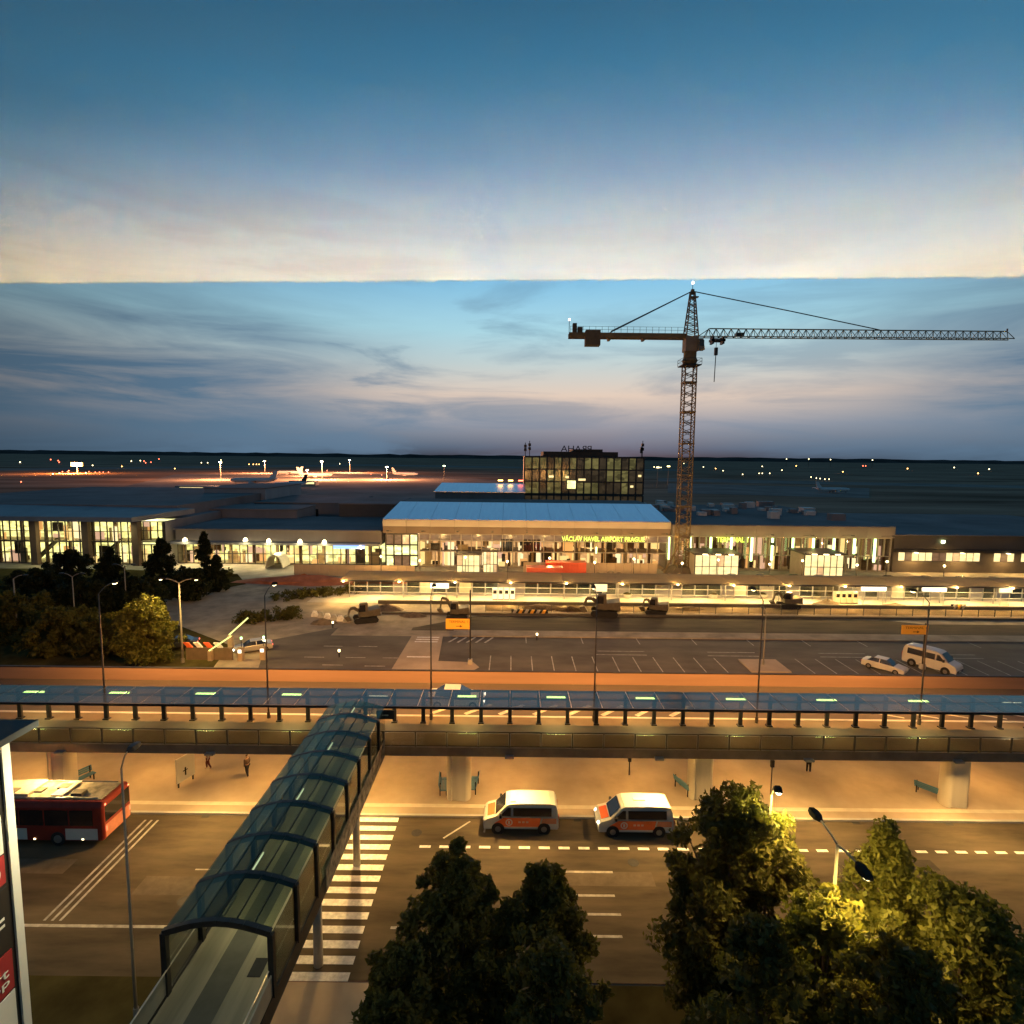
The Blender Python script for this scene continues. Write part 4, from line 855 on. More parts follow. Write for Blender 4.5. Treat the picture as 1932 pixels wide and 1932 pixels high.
lit_sign(1123,1145,1101,1116,93.8,'pair of cream panels in the middle of the bus station',emit('cream_panel',(1,.8,.45),.8))
lit_sign(1888,1910,1107,1118,93.8,'tall cream panel in the bus station at the far right',emit('cream_panel',(1,.8,.45),.8))
for st, lb, m_ in ((934,'cream',emit('cream_panel',(1,.8,.45),.8)),(1580,'orange',orangekiosk)):
    for k in range(4):
        a = A(st+k*11,1104,94.6); z = 2.0
        t = thing('vending_machine', f'{lb} vending machine in the bus station, {ORD[k]} of four', 'machine', (a.x,94.6,0.012), 0, f'{lb} vending machines')
        MB().box(a.x-.42,a.x+.42,94.2,95.0,.15,z).build('cabinet', m_, t); MB().box(a.x-.44,a.x+.44,94.15,95.05,.012,.15).build('base', machine, t); MB().box(a.x-.3,a.x+.3,94.17,94.2,1.1,1.7).build('display', darkglass, t)
for k, u in enumerate((1183,1345,1438,1540,1570,1715)):
    c = G(u,1128); t = thing('planter', f'round stone planter on the bright pavement, {ORD[k]} from the left', 'planter', (c.x,c.y,.012), 0, 'planters in front of the bus station')
    MB().tube([(c.x,c.y,.012),(c.x,c.y,.5),(c.x,c.y,.75)],[.55,.8,.85],12).build('bowl', concrete, t); MB().tube([(c.x,c.y,.75),(c.x,c.y,.95)],[.75,.3],10).build('soil', grass, t)
# site fence
fn = thing('site_fence', 'low post and mesh fence between the sand and the access road', 'fence', (30,87,0))
for k in range(36):
    x = -4+k*2.6; piece('post', darkmetal, fn, (x-.04,86.96,0), (x+.04,87.04,1.15))
    piece('mesh_pane', glass('fence_mesh',(.75,.7,.62),.02,.4) if 'fence_mesh' not in MATS else MATS['fence_mesh'], fn, (x+.06,86.99,.1), (x+2.54,87.01,1.05))
def striped_barrier(u, v, n, w_, label):
    c = G(u,v); t = thing('striped_barrier', label, 'barrier', (c.x,c.y,0))
    for k in range(n): MB().hexa([(c.x+k*w_,c.y-.15,.1),(c.x+k*w_+w_*.5,c.y-.15,.1),(c.x+k*w_+w_*.5,c.y+.15,.1),(c.x+k*w_,c.y+.15,.1),(c.x+k*w_+w_*.4,c.y-.15,.8),(c.x+k*w_+w_*.9,c.y-.15,.8),(c.x+k*w_+w_*.9,c.y+.15,.8),(c.x+k*w_+w_*.4,c.y+.15,.8)]).build('stripe', worn if k % 2 == 0 else yellow, t)
    MB().box(c.x-.1,c.x+n*w_+.2,c.y+.16,c.y+.3,0,.82).build('backing', black, t)
striped_barrier(966,1160,6,.9,'black and yellow striped barrier on the sand below the canopy')
striped_barrier(1437+360,1150,3,.7,'short striped barrier on the sand at the right')
for k in range(6):
    c = G(594+k*12,1163+k*2.2); t = tag(MB().loft([[(c.x+a*s_,c.y+b*s_*.6,z) for a, b in ((-.5,-.4),(.5,-.4),(.5,.4),(-.5,.4))] for s_, z in ((1,0),(.95,.3),(.5,.85))]).build('concrete_block', paint if k % 2 == 0 else worn), f'pale concrete block on the sand, {ORD[k]} from the left', 'block', 'row of concrete blocks'); 
# red containers, hoarding, rubble
for u0, u1, v0, v1, Y, lb in ((994,1062,1072,1085,106.5,'lower red site container in front of the hall'),(1030,1106,1062,1076,110,'upper red site container behind the other')):
    a, b = A(u0,v0,Y), A(u1,v1,Y); t = thing('site_container', lb, 'container', ((a.x+b.x)/2,Y,0)); z = a.z
    MB().box(a.x,b.x,Y,Y+2.4,.1,z).build('body', redp, t)
    for k in range(14): piece('rib', redp, t, (a.x+(b.x-a.x)*(k+.3)/14,Y-.05,.2), (a.x+(b.x-a.x)*(k+.6)/14,Y,z-.15))
    MB().box(a.x-.05,b.x+.05,Y-.08,Y+2.48,z,z+.12).build('roof', redp, t)
ho = thing('hoarding', 'tan board hoarding in front of the terminal hall', 'fence', (14,116,0)); 
for k in range(16): piece('board', mat('hoarding_board',(.48,.36,.24),.8,.1,.6), ho, (2.5+k*1.75,115.95,.05), (4.2+k*1.75,116.05,2.5))
ho2 = thing('hoarding', 'pale hoarding running left of the hall beside the red soil', 'fence', (-30,112,0))
for k in range(14): piece('board', mat('hoarding_board',(.48,.36,.24),.8,.1,.6), ho2, (-44+k*1.75,111.95,.05), (-42.3+k*1.75,112.05,2.3))
redsoil = mat('red_soil',(.40,.14,.07),.9,.3,.5,coords='World')
def heap(name, label, c, rx, ry, h, m, n=9):
    mb = MB(); rings = []
    for j in range(5):
        t_ = j/4; rings.append([(c[0]+math.cos(2*math.pi*k/n)*rx*(1-t_*.92)*random.uniform(.8,1.15), c[1]+math.sin(2*math.pi*k/n)*ry*(1-t_*.92)*random.uniform(.8,1.15), h*(t_**.8)*random.uniform(.85,1.1) if j else 0) for k in range(n)])
    mb.loft(rings); return tag(mb.build(name, m), label, 'heap')
heap('soil_heap','long heap of red soil left of the terminal hall',(-40,106,0),13,3,1.6,redsoil)
heap('soil_heap','small heap of red soil just left of the hall kiosks',(-24,107,0),5,2,1.4,redsoil)
for k, (u, v, rx, h_) in enumerate(((610,1176,2.2,.7),(730,1150,3.0,.9),(780,1162,2.4,.6),(1020,1148,3.4,.8),(1075,1152,2.6,.7),(1300,1150,2.4,.6),(1560,1143,3.0,1.1),(1690,1146,3.2,.7))):
    q = G(u, v); heap('gravel_heap', f'low gravel heap on the building site, {ORD[k]} from the left', (q.x,q.y,0), rx, rx*.45, h_, mat('gravel_brown',(.17,.13,.085),.95,.4,1.2,coords='World'), 11)['group'] = 'gravel heaps on the building site'
hm = [mat('rubble_a',(.34,.25,.15),.9,.3,1,coords='World'), mat('rubble_b',(.16,.12,.07),.9,.3,1,coords='World'), mat('rubble_c',(.46,.38,.26),.9,.2,1,coords='World')]
mb = MB()
for k in range(160):
    x = random.uniform(10,34); y = random.uniform(105,110); s_ = random.uniform(.25,.8); z = random.uniform(0,1.5)
    mb.loft([[(x+math.cos(2*math.pi*q/6)*s_*e*random.uniform(.7,1.2), y+math.sin(2*math.pi*q/6)*s_*e*random.uniform(.7,1.2), z+zz*s_) for q in range(6)] for e, zz in ((.5,0),(1,.4),(.5,.9))])
o = mb.build('rubble', hm[0]); struct(o,'stuff'); tag(o, 'heaped building rubble in front of the terminal hall right of the containers', 'rubble')
mb = MB()
for k in range(90):
    x = random.uniform(-14,0); y = random.uniform(106,110); s_ = random.uniform(.2,.6); z = random.uniform(0,1.6)
    mb.loft([[(x+math.cos(2*math.pi*q/6)*s_*e*random.uniform(.7,1.2), y+math.sin(2*math.pi*q/6)*s_*e*random.uniform(.7,1.2), z+zz*s_) for q in range(6)] for e, zz in ((.5,0),(1,.4),(.5,.9))])
o = mb.build('rubble', hm[2]); struct(o,'stuff'); tag(o, 'pale rubble in front of the hall kiosks', 'rubble')

# ------------------------------------------------------------------ tower crane
CRX, CRY = 36.2, 118.0
crn = thing('tower_crane', 'tall yellow tower crane with long lattice jib beside the terminal hall', 'crane', (CRX,CRY,0))
def lattice(mb, z0, z1, w0, w1, n, ch=.22, br=.11, cx=CRX, cy=CRY):
    P = lambda s1, s2, z: (cx+s1*(w0+(w1-w0)*(z-z0)/(z1-z0))/2, cy+s2*(w0+(w1-w0)*(z-z0)/(z1-z0))/2, z)
    for a, b in ((-1,-1),(1,-1),(1,1),(-1,1)): mb.bar(P(a,b,z0),P(a,b,z1),ch)
    for i in range(n):
        za, zb = z0+(z1-z0)*i/n, z0+(z1-z0)*(i+1)/n; zm = (za+zb)/2
        for (a,b),(c,d) in (((-1,-1),(1,-1)),((1,-1),(1,1)),((1,1),(-1,1)),((-1,1),(-1,-1))):
            mb.bar(P(a,b,za),P(c,d,zm),br); mb.bar(P(c,d,zm),P(a,b,zb),br); mb.bar(P(a,b,zb),P(c,d,zb),br)
mb = MB(); lattice(mb, .6, 43.5, 2.3, 2.3, 22); mb.build('mast', cranem, crn)
for z in (8,14.5,21,27.5,34,40): MB().box(CRX-1.3,CRX+1.3,CRY-1.3,CRY+1.3,z-.15,z+.15).build('mast_collar', cranem, crn)
MB().hexa([(CRX-3.4,CRY-3.4,0),(CRX+3.4,CRY-3.4,0),(CRX+3.4,CRY+3.4,0),(CRX-3.4,CRY+3.4,0),(CRX-1.6,CRY-1.6,1.6),(CRX+1.6,CRY-1.6,1.6),(CRX+1.6,CRY+1.6,1.6),(CRX-1.6,CRY+1.6,1.6)]).build('base', cwm, crn)
for s1 in (-1,1): MB().bar((CRX+s1*4,CRY-1,.3),(CRX+s1*1.1,CRY-1,6),.3).build('base_strut', cranem, crn)
pf = MB().box(CRX-1.9,CRX+1.9,CRY-1.9,CRY+1.9,43.3,43.5)
pf.build('platform', darkmetal, crn)
mb = MB()
for a, b in ((-1,-1),(1,-1),(1,1),(-1,1)): mb.bar((CRX+a*1.9,CRY+b*1.9,43.5),(CRX+a*1.9,CRY+b*1.9,44.7),.07)
for z in (44.1,44.7):
    for (a,b),(c,d) in (((-1,-1),(1,-1)),((1,-1),(1,1)),((1,1),(-1,1)),((-1,1),(-1,-1))): mb.bar((CRX+a*1.9,CRY+b*1.9,z),(CRX+c*1.9,CRY+d*1.9,z),.06)
mb.build('platform_rail', darkmetal, crn)
MB().loft([[(CRX+math.cos(2*math.pi*k/14)*r_,CRY+math.sin(2*math.pi*k/14)*r_,z) for k in range(14)] for r_, z in ((1.2,43.5),(1.6,44.4),(1.3,45.0),(1.3,46.2))]).build('slewing_ring', cranem, crn)
MB().box(CRX-1.3,CRX+1.3,CRY-1.2,CRY+1.2,46.2,49.2).build('turret', mat('turret_grey',(.20,.16,.12),.6,.2,.8), crn)
cb = MB().loft([[(CRX+1.1,CRY-2.2,46.3),(CRX+2.3,CRY-2.2,46.3),(CRX+2.3,CRY-.6,46.3),(CRX+1.1,CRY-.6,46.3)],[(CRX+1.1,CRY-2.0,48.5),(CRX+2.0,CRY-2.0,48.5),(CRX+2.0,CRY-.6,48.5),(CRX+1.1,CRY-.6,48.5)]]).build('cab', mat('turret_grey',(.20,.16,.12),.6,.2,.8), crn)
MB().box(CRX+1.2,CRX+2.1,CRY-2.24,CRY-2.14,47.0,48.2).build('cab_window', darkglass, cb)
mb = MB(); lattice(mb, 49.2, 58.0, 2.4, .8, 7, .2, .1); mb.build('tower_peak', cranem, crn)
MB().box(CRX-.4,CRX+1.2,CRY-.4,CRY+.4,57.0,57.2).box(CRX-.3,CRX+.3,CRY-.3,CRY+.3,57.6,58.6).build('peak_platform', cranem, crn)
mb = MB().tube([(CRX,CRY,58.6),(CRX,CRY,59.7)],.06,6); mb.build('peak_pole', darkmetal, crn)
MB().tube([(CRX,CRY,59.7),(CRX,CRY,60.0),(CRX,CRY,60.2)],[.25,.28,.1],8).build('warning_lamp', emit('pale_red_lamp',(1,.75,.62),4), crn)
# jib to the right (triangular section), from the tower to its tip
JX1 = CRX+65.6; mb = MB(); zt, zb_ = 50.9, 49.2; n = 42; x0 = CRX+1.3
for s_ in (-.75,.75): mb.bar((x0,CRY+s_,zb_),(JX1,CRY+s_,zb_+.2),.17)
mb.bar((x0+2.5,CRY,zt),(JX1-1,CRY,zt+.05),.2); 
for s_ in (-.75,.75): mb.bar((x0,CRY+s_,zb_),(x0+2.5,CRY,zt),.14); mb.bar((JX1,CRY+s_,zb_+.2),(JX1-1,CRY,zt+.05),.12)
for i in range(n):
    xa, xb = x0+(JX1-x0)*i/n, x0+(JX1-x0)*(i+1)/n; xm = (xa+xb)/2; z_ = zb_+.2*i/n
    mb.bar((xa,CRY-.75,z_),(xa,CRY+.75,z_),.08)
    if xm > x0+2 and xm < JX1-1:
        for s_ in (-.75,.75): mb.bar((xa,CRY+s_,z_),(xm,CRY,zt),.10); mb.bar((xm,CRY,zt),(xb,CRY+s_,z_),.10)
mb.build('jib', mat('jib_grey_green',(.22,.22,.15),.6,.2,.5), crn)
MB().tube([(JX1-1,CRY,51.0),(JX1-1,CRY,51.5)],.15,6).build('jib_tip_lamp', mat('tip_brown',(.3,.14,.1),.6,.1,1), crn)
# counter jib
CX1_ = CRX-25.0; mb = MB()
for s_ in (-.8,.8): mb.box(CX1_,CRX-1.2,CRY+s_-.15,CRY+s_+.15,48.7,49.7)
mb.box(CX1_,CRX-1.2,CRY-.8,CRY+.8,49.0,49.12); mb.build('counter_jib', cranem, crn)
mb = MB()
for i in range(19):
    x = CX1_+.3+i*1.28; mb.bar((x,CRY-.9,49.7),(x,CRY-.9,50.9),.06)
for z in (50.3,50.9): mb.bar((CX1_+.2,CRY-.9,z),(CRX-1.4,CRY-.9,z),.05)
mb.build('counter_jib_rail', darkmetal, crn)
MB().box(CRX-21.6,CRX-18.6,CRY-1.1,CRY+1.1,47.2,50.2).build('counterweight', cwm, crn)
MB().box(CRX-24.2,CRX-23.4,CRY-.6,CRY+.6,49.7,51.6).box(CRX-23.2,CRX-22.2,CRY-.5,CRY+.5,49.7,50.9).build('winch', cwm, crn)
for s_ in (-17,-10): MB().box(CRX+s_,CRX+s_+.5,CRY-.9,CRY+.9,48.3,48.8).build('bracket', cranem, crn)
MB().tube([(CX1_+.1,CRY,49.7),(CX1_+.1,CRY,52.2)],.06,6).build('end_pole', darkmetal, crn)
MB().tube([(CX1_+.1,CRY,52.2),(CX1_+.1,CRY,52.6)],[.22,.2],8).build('end_lamp', emit('pale_red_lamp',(1,.75,.62),4), crn)
for q in (.8,-.8):
    MB().bar((CRX-.2,CRY+q*.2,58.2),(CRX-16.5,CRY+q,50.0),.16).build('pendant_bar', darkmetal, crn)
MB().bar((CRX+.3,CRY,58.2),(CRX+20,CRY,54.55),.16).bar((CRX+20,CRY,54.55),(CRX+38.5,CRY,51.0),.16).build('pendant_bar', darkmetal, crn)
MB().box(CRX+4.0,CRX+6.9,CRY-.8,CRY+.8,48.3,48.75).box(CRX+4.2,CRX+4.6,CRY-.8,CRY+.8,47.8,49.2).box(CRX+6.3,CRX+6.7,CRY-.8,CRY+.8,47.8,49.2).build('trolley', darkmetal, crn)
MB().box(CRX+9.2,CRX+10.8,CRY-.4,CRY+.4,49.4,50.1).build('jib_winch', darkmetal, crn)
MB().tube([(CRX+5.3,CRY,48.3),(CRX+5.3,CRY,47.0)],.05,6).build('hoist_rope', darkmetal, crn)
MB().box(CRX+5.0,CRX+5.6,CRY-.3,CRY+.3,45.6,47.1).tube([(CRX+5.3,CRY,45.6),(CRX+5.2,CRY,40.2)],.09,6).build('hook_block', darkmetal, crn)

# ------------------------------------------------------------------ yellow direction signs
def yellow_sign(u0, u1, v0, v1, Y, upole, label):
    a, b = A(u0,v0,Y), A(u1,v1,Y); px_ = A(upole,1200,Y).x
    t = thing('direction_sign', label, 'sign', (px_,Y,.14)); MB().box(a.x,b.x,Y-.06,Y,b.z,a.z).build('panel', yellow, t, bevel=.02)
    lettering('TERMINAL 1', mat('sign_ink',(.16,.08,.01),.6,.05,1), t, (a.x+(b.x-a.x)*.14,Y-.07,b.z+(a.z-b.z)*.60), (b.x-a.x)*.78, extr=.005, height=(a.z-b.z)*.24)
    cx = (a.x+b.x)/2+.15; z = b.z+(a.z-b.z)*.28
    MB().box(cx-.35,cx+.15,Y-.072,Y-.062,z-.04,z+.04).poly([(cx+.1,Y-.072,z-.17),(cx+.42,Y-.072,z),(cx+.1,Y-.072,z+.17)]).build('arrow', mat('sign_ink',(.16,.08,.01),.6,.05,1), t)
    MB().tube([(px_,Y+.1,.1),(px_,Y+.1,a.z+(3.4 if u0 < 1000 else .2))],.09,8).build('pole', darkmetal, t); MB().box(px_-.25,px_+.25,Y-.15,Y+.35,.1,.7).build('foot', concrete, t)
yellow_sign(841,886,1167,1187,64.0,887,'orange yellow direction sign with arrow on the left pole')
yellow_sign(1701,1750,1179,1197,64.0,1746,'dimmer yellow direction sign above the white panel van')

# ------------------------------------------------------------------ other lamp posts
polem = mat('pole_grey',(.24,.22,.18),.6,.15,2)
lamp_post((*G(345,1250)[:2],0), 9.5, [(1,0),(-1,0)], 'tall twin armed lamp by the lit tree left of the car park', None, 1.5, 700, lens=lamp_warm, color=(1,.66,.2), pm=polem, r=.13, headl=1.0)
lamp_post((*G(34,1205)[:2],0), 8.0, [(1,0)], 'single lamp post among dark trees at the left edge', None, 1.2, None, pm=polem, r=.13)
lamp_post((30.1,64.8,.15), 6.2, [(0,1)], 'slim lamp on the square traffic island', None, .6, None, pm=polem, r=.08)
lamp_post((*G(258,1925)[:2],.1), 11.4, [(0,1)], 'slim unlit pole rising left of the footbridge', None, .4, None, pm=polem, r=.07)
lamp_post((11.25,18.0,.1), 11.3, [(0,1),(0,-1)], 'twin headed street lamp rising out of the near trees', None, 1.05, 430, lens=lamp_warm, pm=polem, r=.09, headw=.36, headl=.75, rise=.15, color=(1,.66,.17))
lamp_post((A(1455,1513,20.9).x,20.9,.1), A(1455,1510,20.5).z-.1, [(0,-1)], 'bright street lamp just above the glowing yellow leaves', None, .3, 260, lens=emit('bright_lens',(1,.95,.6),14), pm=mat('pole_brown',(0.10,0.08,0.06),0.6,0.15,2), headw=.3, headl=.4, color=(1,.80,.20))
for k, (u, v, h_) in enumerate(((143,1190,7.5),(240,1165,7.5))):
    lamp_post((*G(u,v)[:2],0), h_, [(1,0),(-1,0)], ('left' if k == 0 else 'right')+' one of two dim lamp posts among the dark trees', 'dim lamps in the dark trees', 1.0, None, pm=polem, r=.1)

# ------------------------------------------------------------------ car park entrance
for k, (u, v, ang, lb) in enumerate(((436,1232,42,'raised'),(398,1246,34,'half raised'))):
    c = G(u, v); t = thing('barrier_gate', f'{lb} glowing barrier arm at the car park entrance', 'barrier gate', (c.x,c.y,0))
    MB().box(c.x-.25,c.x+.25,c.y-.25,c.y+.25,0,1.2 if k else 2.2).build('cabinet', mat('cabinet_tan',(.38,.30,.2),.7,.1,1), t)
    z = 1.3 if k else 2.4; MB().bar((c.x,c.y-.3,z),(c.x+3.2*math.cos(R(ang)),c.y-.3,z+3.2*math.sin(R(ang))),.16).build('arm', emit('lime_arm',(.85,.95,.25),1.2), t)
c = G(383,1245); t = thing('striped_screen', 'low screen with slanted orange and white stripes by the entrance', 'barrier', (c.x,c.y,0))
MB().box(c.x-2,c.x+3.5,c.y,c.y+.2,0,1.5).build('panel', mat('screen_brown',(.16,.12,.08),.8,.2,1), t)
for k in range(4): MB().hexa([(c.x-1.8+k*1.2,c.y-.03,1.5),(c.x-1.2+k*1.2,c.y-.03,1.5),(c.x-1.2+k*1.2,c.y+.2,1.5),(c.x-1.8+k*1.2,c.y+.2,1.5),(c.x-2.3+k*1.2,c.y-.03,2.1),(c.x-1.7+k*1.2,c.y-.03,2.1),(c.x-1.7+k*1.2,c.y+.2,2.1),(c.x-2.3+k*1.2,c.y+.2,2.1)]).build('stripe', paint if k % 2 else orangep, t)
for k, (u, v, lb) in enumerate(((455,1246,'ticket machine with a round white lamp at the entrance'),(497,1244,'ticket machine at the near corner of the car park'))):
    c = G(u, v); t = thing('ticket_machine', lb, 'machine', (c.x,c.y,0)); MB().box(c.x-.3,c.x+.3,c.y-.3,c.y+.3,0,1.6).build('cabinet', mat('cabinet_tan',(.38,.30,.2),.7,.1,1), t)
    MB().box(c.x-.2,c.x+.2,c.y-.33,c.y-.3,1.0,1.4).build('display', whitepanel, t); MB().tube([(c.x+.1,c.y,1.6),(c.x+.1,c.y,2.6)],.04,6).build('pole', darkmetal, t); MB().tube([(c.x+.1,c.y,2.6),(c.x+.1,c.y,2.85)],.13,8).build('signal_lamp', emit('green_lamp',(.5,1,.4),3), t)
for k, (u, v) in enumerate(((1013,1208),(640,1240),(628,1185))):
    c = G(u, v); t = thing('bollard_light', f'small bollard light in the car park, {ORD[k]} one', 'bollard', (c.x,c.y,0.01)); MB().tube([(c.x,c.y,.01),(c.x,c.y,.7)],.09,8).build('post', darkmetal, t); MB().tube([(c.x,c.y,.7),(c.x,c.y,.95)],.13,8).build('lens', lamp_warm, t)

# ------------------------------------------------------------------ totem sign at the left edge
tt = thing('totem_sign', 'tall lit totem sign with white frame at the left edge', 'sign', (-11.45,10,0))
TXP = -11.25
MB().box(TXP-.5,TXP,5.5,12.0,0.1,18.15).build('body', mat('totem_black',(.02,.018,.016),.5,.2,1), tt)
MB().box(TXP,TXP+.05,11.80,12.0,.1,18.1).build('frame_edge', mat('totem_white',(.78,.74,.62),.4,.05,1), tt)
MB().box(TXP-.7,TXP+.3,5.3,12.5,18.15,18.3).build('cap', mat('totem_cap',(.05,.055,.055),.7,.1,1), tt)
def tpanel(z0, z1, m, n='panel'): return MB().box(TXP,TXP+.02,5.6,11.68,z0,z1).build(n, m, tt)
tred = mat('totem_red',(.36,.03,.03),.5,.1,1); tw = mat('totem_white',(.78,.74,.62),.4,.05,1)
tpanel(15.6,16.5,tw); tpanel(14.9,15.55,tred); tpanel(13.35,14.8,mat('totem_black',(.02,.018,.016),.5,.2,1)); tpanel(12.35,13.3,tred); tpanel(8.5,12.3,tw)
for s_, z, w_, m_, h_ in (('o',15.0,.5,tw,.4),('kT=',13.8,1.4,tw,.5),('Art',12.75,.7,tw,.22),('Stop',12.5,.8,tw,.22),('et',11.0,1.0,mat('totem_black',(.02,.018,.016),.5,.2,1),.6),('e',9.6,.5,mat('totem_black',(.02,.018,.016),.5,.2,1),.5)):
    lettering(s_, m_, tt, (TXP+.035,11.55-w_,z), w_, xaxis=(0,1,0), extr=.005, height=h_)
light('frame_light','AREA',(TXP+1.6,13.4,17.9),260,(1,.92,.6),tt,.3,(0,R(25),0))

# ------------------------------------------------------------------ trees
def leaves(centers, radii, n, size, aspect=.55):
    C = np.asarray(centers); k = len(C); idx = np.repeat(np.arange(k), n)
    off = rng.normal(size=(len(idx),3)); off /= np.linalg.norm(off,axis=1)[:,None]; off *= (rng.random(len(idx))**.45)[:,None]*np.asarray(radii)[idx][:,None]
    P = C[idx]+off; a = rng.normal(size=P.shape); a /= np.linalg.norm(a,axis=1)[:,None]; b = np.cross(a, rng.normal(size=P.shape)); b /= np.linalg.norm(b,axis=1)[:,None]
    s_ = size*(.6+.8*rng.random(len(P)))[:,None]; a = a*s_; b = b*s_*aspect
    V = np.stack([P-a, P+b*.9, P+a, P-b*.9], 1).reshape(-1,3); F = np.arange(len(V)).reshape(-1,4); return V, F
def leafmesh(name, V, F, m, parent):
    me = bpy.data.meshes.new(name); me.vertices.add(len(V)); me.vertices.foreach_set('co', V.ravel().astype(np.float32))
    me.loops.add(F.size); me.loops.foreach_set('vertex_index', F.ravel().astype(np.int32)); me.polygons.add(len(F))
    me.polygons.foreach_set('loop_start', np.arange(0,F.size,4,dtype=np.int32)); me.polygons.foreach_set('loop_total', np.full(len(F),4,dtype=np.int32)); me.update(calc_edges=True)
    return link(name, me, m, parent)
def tree(base, h, rad, label, m, group=None, nclump=150, nleaf=60, size=.13, shape='oval', lean=(0,0), tops=1, name='leafy_tree', z0f=.16):
    base = Vector(base); t = thing(name, label, 'tree', base, 0, group)
    MB().tube([(0,0,0),(lean[0]*.1,lean[1]*.1,h*.25),(lean[0]*.4,lean[1]*.4,h*.55),(lean[0]*.8,lean[1]*.8,h*.86)],[h*.022,h*.017,h*.011,h*.003],8).build('trunk', bark, t, True, smooth=True)
    spires = [(random.uniform(-.55,.55)*rad, random.uniform(-.55,.55)*rad, random.uniform(.78,.98)) for _ in range(tops-1)] + [(0,0,1.0)]
    C = []; Rr = []; limbs = []
    for _ in range(nclump):
        f = rng.random(); sx, sy, sh_ = random.choice(spires)
        z = h*(z0f+(sh_-z0f)*f)
        if shape == 'cone': prof = (1-f)**.8*.98+.04
        elif shape == 'column': prof = (.80+.2*math.sin(f*3.0))*min(1.0,(1-f)*3.2)**.6
        elif shape == 'spire': prof = min(1.0, (1-f)*1.9)**.75*(.55+.45*min(1,f*5))
        else: prof = math.sqrt(max(0,1-(2*f-.86)**2/1.32))
        prof *= rad*(1 if tops == 1 else (.86+.14*(1-f)) if shape == 'column' else (.55+.45*(1-f))); th = rng.random()*2*math.pi; rr = prof*rng.random()**.45*random.uniform(.72,1.22)
        k = f if tops > 1 else 0
        p_ = (sx*(k if tops > 1 else 0)+lean[0]*f+math.cos(th)*rr, sy*(k if tops > 1 else 0)+lean[1]*f+math.sin(th)*rr, z); C.append(p_); Rr.append((.10+.12*rng.random())*rad*(1.15-.55*f)+.12)
        if len(limbs) < 12 and f > .15: limbs.append((p_, f))
    for p_, f in limbs:
        z_ = p_[2]*.62; mb = MB().tube([(lean[0]*f*.5,lean[1]*f*.5,z_),((p_[0]+lean[0]*f*.5)*.5,(p_[1]+lean[1]*f*.5)*.5,(z_+p_[2])*.5+.1),p_],[h*.008,h*.005,h*.002],5); mb.build('limb', bark, t, True)
    V, F = leaves(C, Rr, nleaf, size); leafmesh('crown', V, F, m, t); return t
random.seed(21); rng = np.random.default_rng(5)
def at_top(u, v, Y):                 # a tree that stands at distance Y and reaches this high
    q = A(u, v, Y); return (q.x, Y, .1), q.z-.1
b_, h_ = at_top(868,1592,19.5); tree(b_, h_, 2.05, 'dark tree with several pointed tops right of the zebra crossing', leaf_dark, None, 260, 85, .13, 'column', tops=6)
b_, h_ = at_top(1022,1640,19.3); tree(b_, h_, 2.0, 'shorter dark tree in front of the empty road lane', leaf_dark, None, 240, 85, .13, 'column', tops=5)
b_, h_ = at_top(1388,1470,21.4); tc3 = tree(b_, h_, 2.65, 'tallest dark tree rising in front of the bridge pillar', leaf_dark, None, 330, 90, .14, 'column', tops=5)
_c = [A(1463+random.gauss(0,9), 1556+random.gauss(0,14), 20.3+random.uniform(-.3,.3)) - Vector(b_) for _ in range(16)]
V_, F_ = leaves(_c, [.3]*16, 40, .11); leafmesh('lit_crown_tip', V_, F_, leaf_olive, tc3)  # lighter leaf colour put in where the lamp lights this clump
MB().tube([(0,0,h_*.62), tuple((Vector((0,0,h_*.66))+_c[0])*.5), tuple(_c[0])],[.07,.05,.02],5).build('limb', bark, tc3, True)
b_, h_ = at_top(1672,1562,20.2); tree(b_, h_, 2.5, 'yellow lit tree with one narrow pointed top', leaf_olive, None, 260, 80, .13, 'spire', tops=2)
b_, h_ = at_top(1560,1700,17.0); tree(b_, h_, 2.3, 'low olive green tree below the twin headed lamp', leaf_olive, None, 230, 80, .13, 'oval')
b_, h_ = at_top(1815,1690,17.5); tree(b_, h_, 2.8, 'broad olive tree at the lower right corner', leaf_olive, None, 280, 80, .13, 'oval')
b_, h_ = at_top(1450,1760,14.5); tree(b_, h_, 2.1, 'dark brown tree at the bottom edge right of the lane', leaf_dark, None, 190, 80, .12, 'oval')
b_, h_ = at_top(1700,1800,13.5); tree(b_, h_, 2.3, 'dark tree filling the bottom edge at the right', leaf_dark, None, 190, 80, .12, 'oval')
b_, h_ = at_top(752,1790,16.2); tree(b_, h_, 1.4, 'dark rounded tree at the bottom edge by the zebra crossing', leaf_dark, None, 170, 80, .12, 'oval')
b_, h_ = at_top(1040,1800,14.0); tree(b_, h_, 1.8, 'dark tree at the bottom edge left of the lane', leaf_dark, None, 170, 80, .12, 'oval')
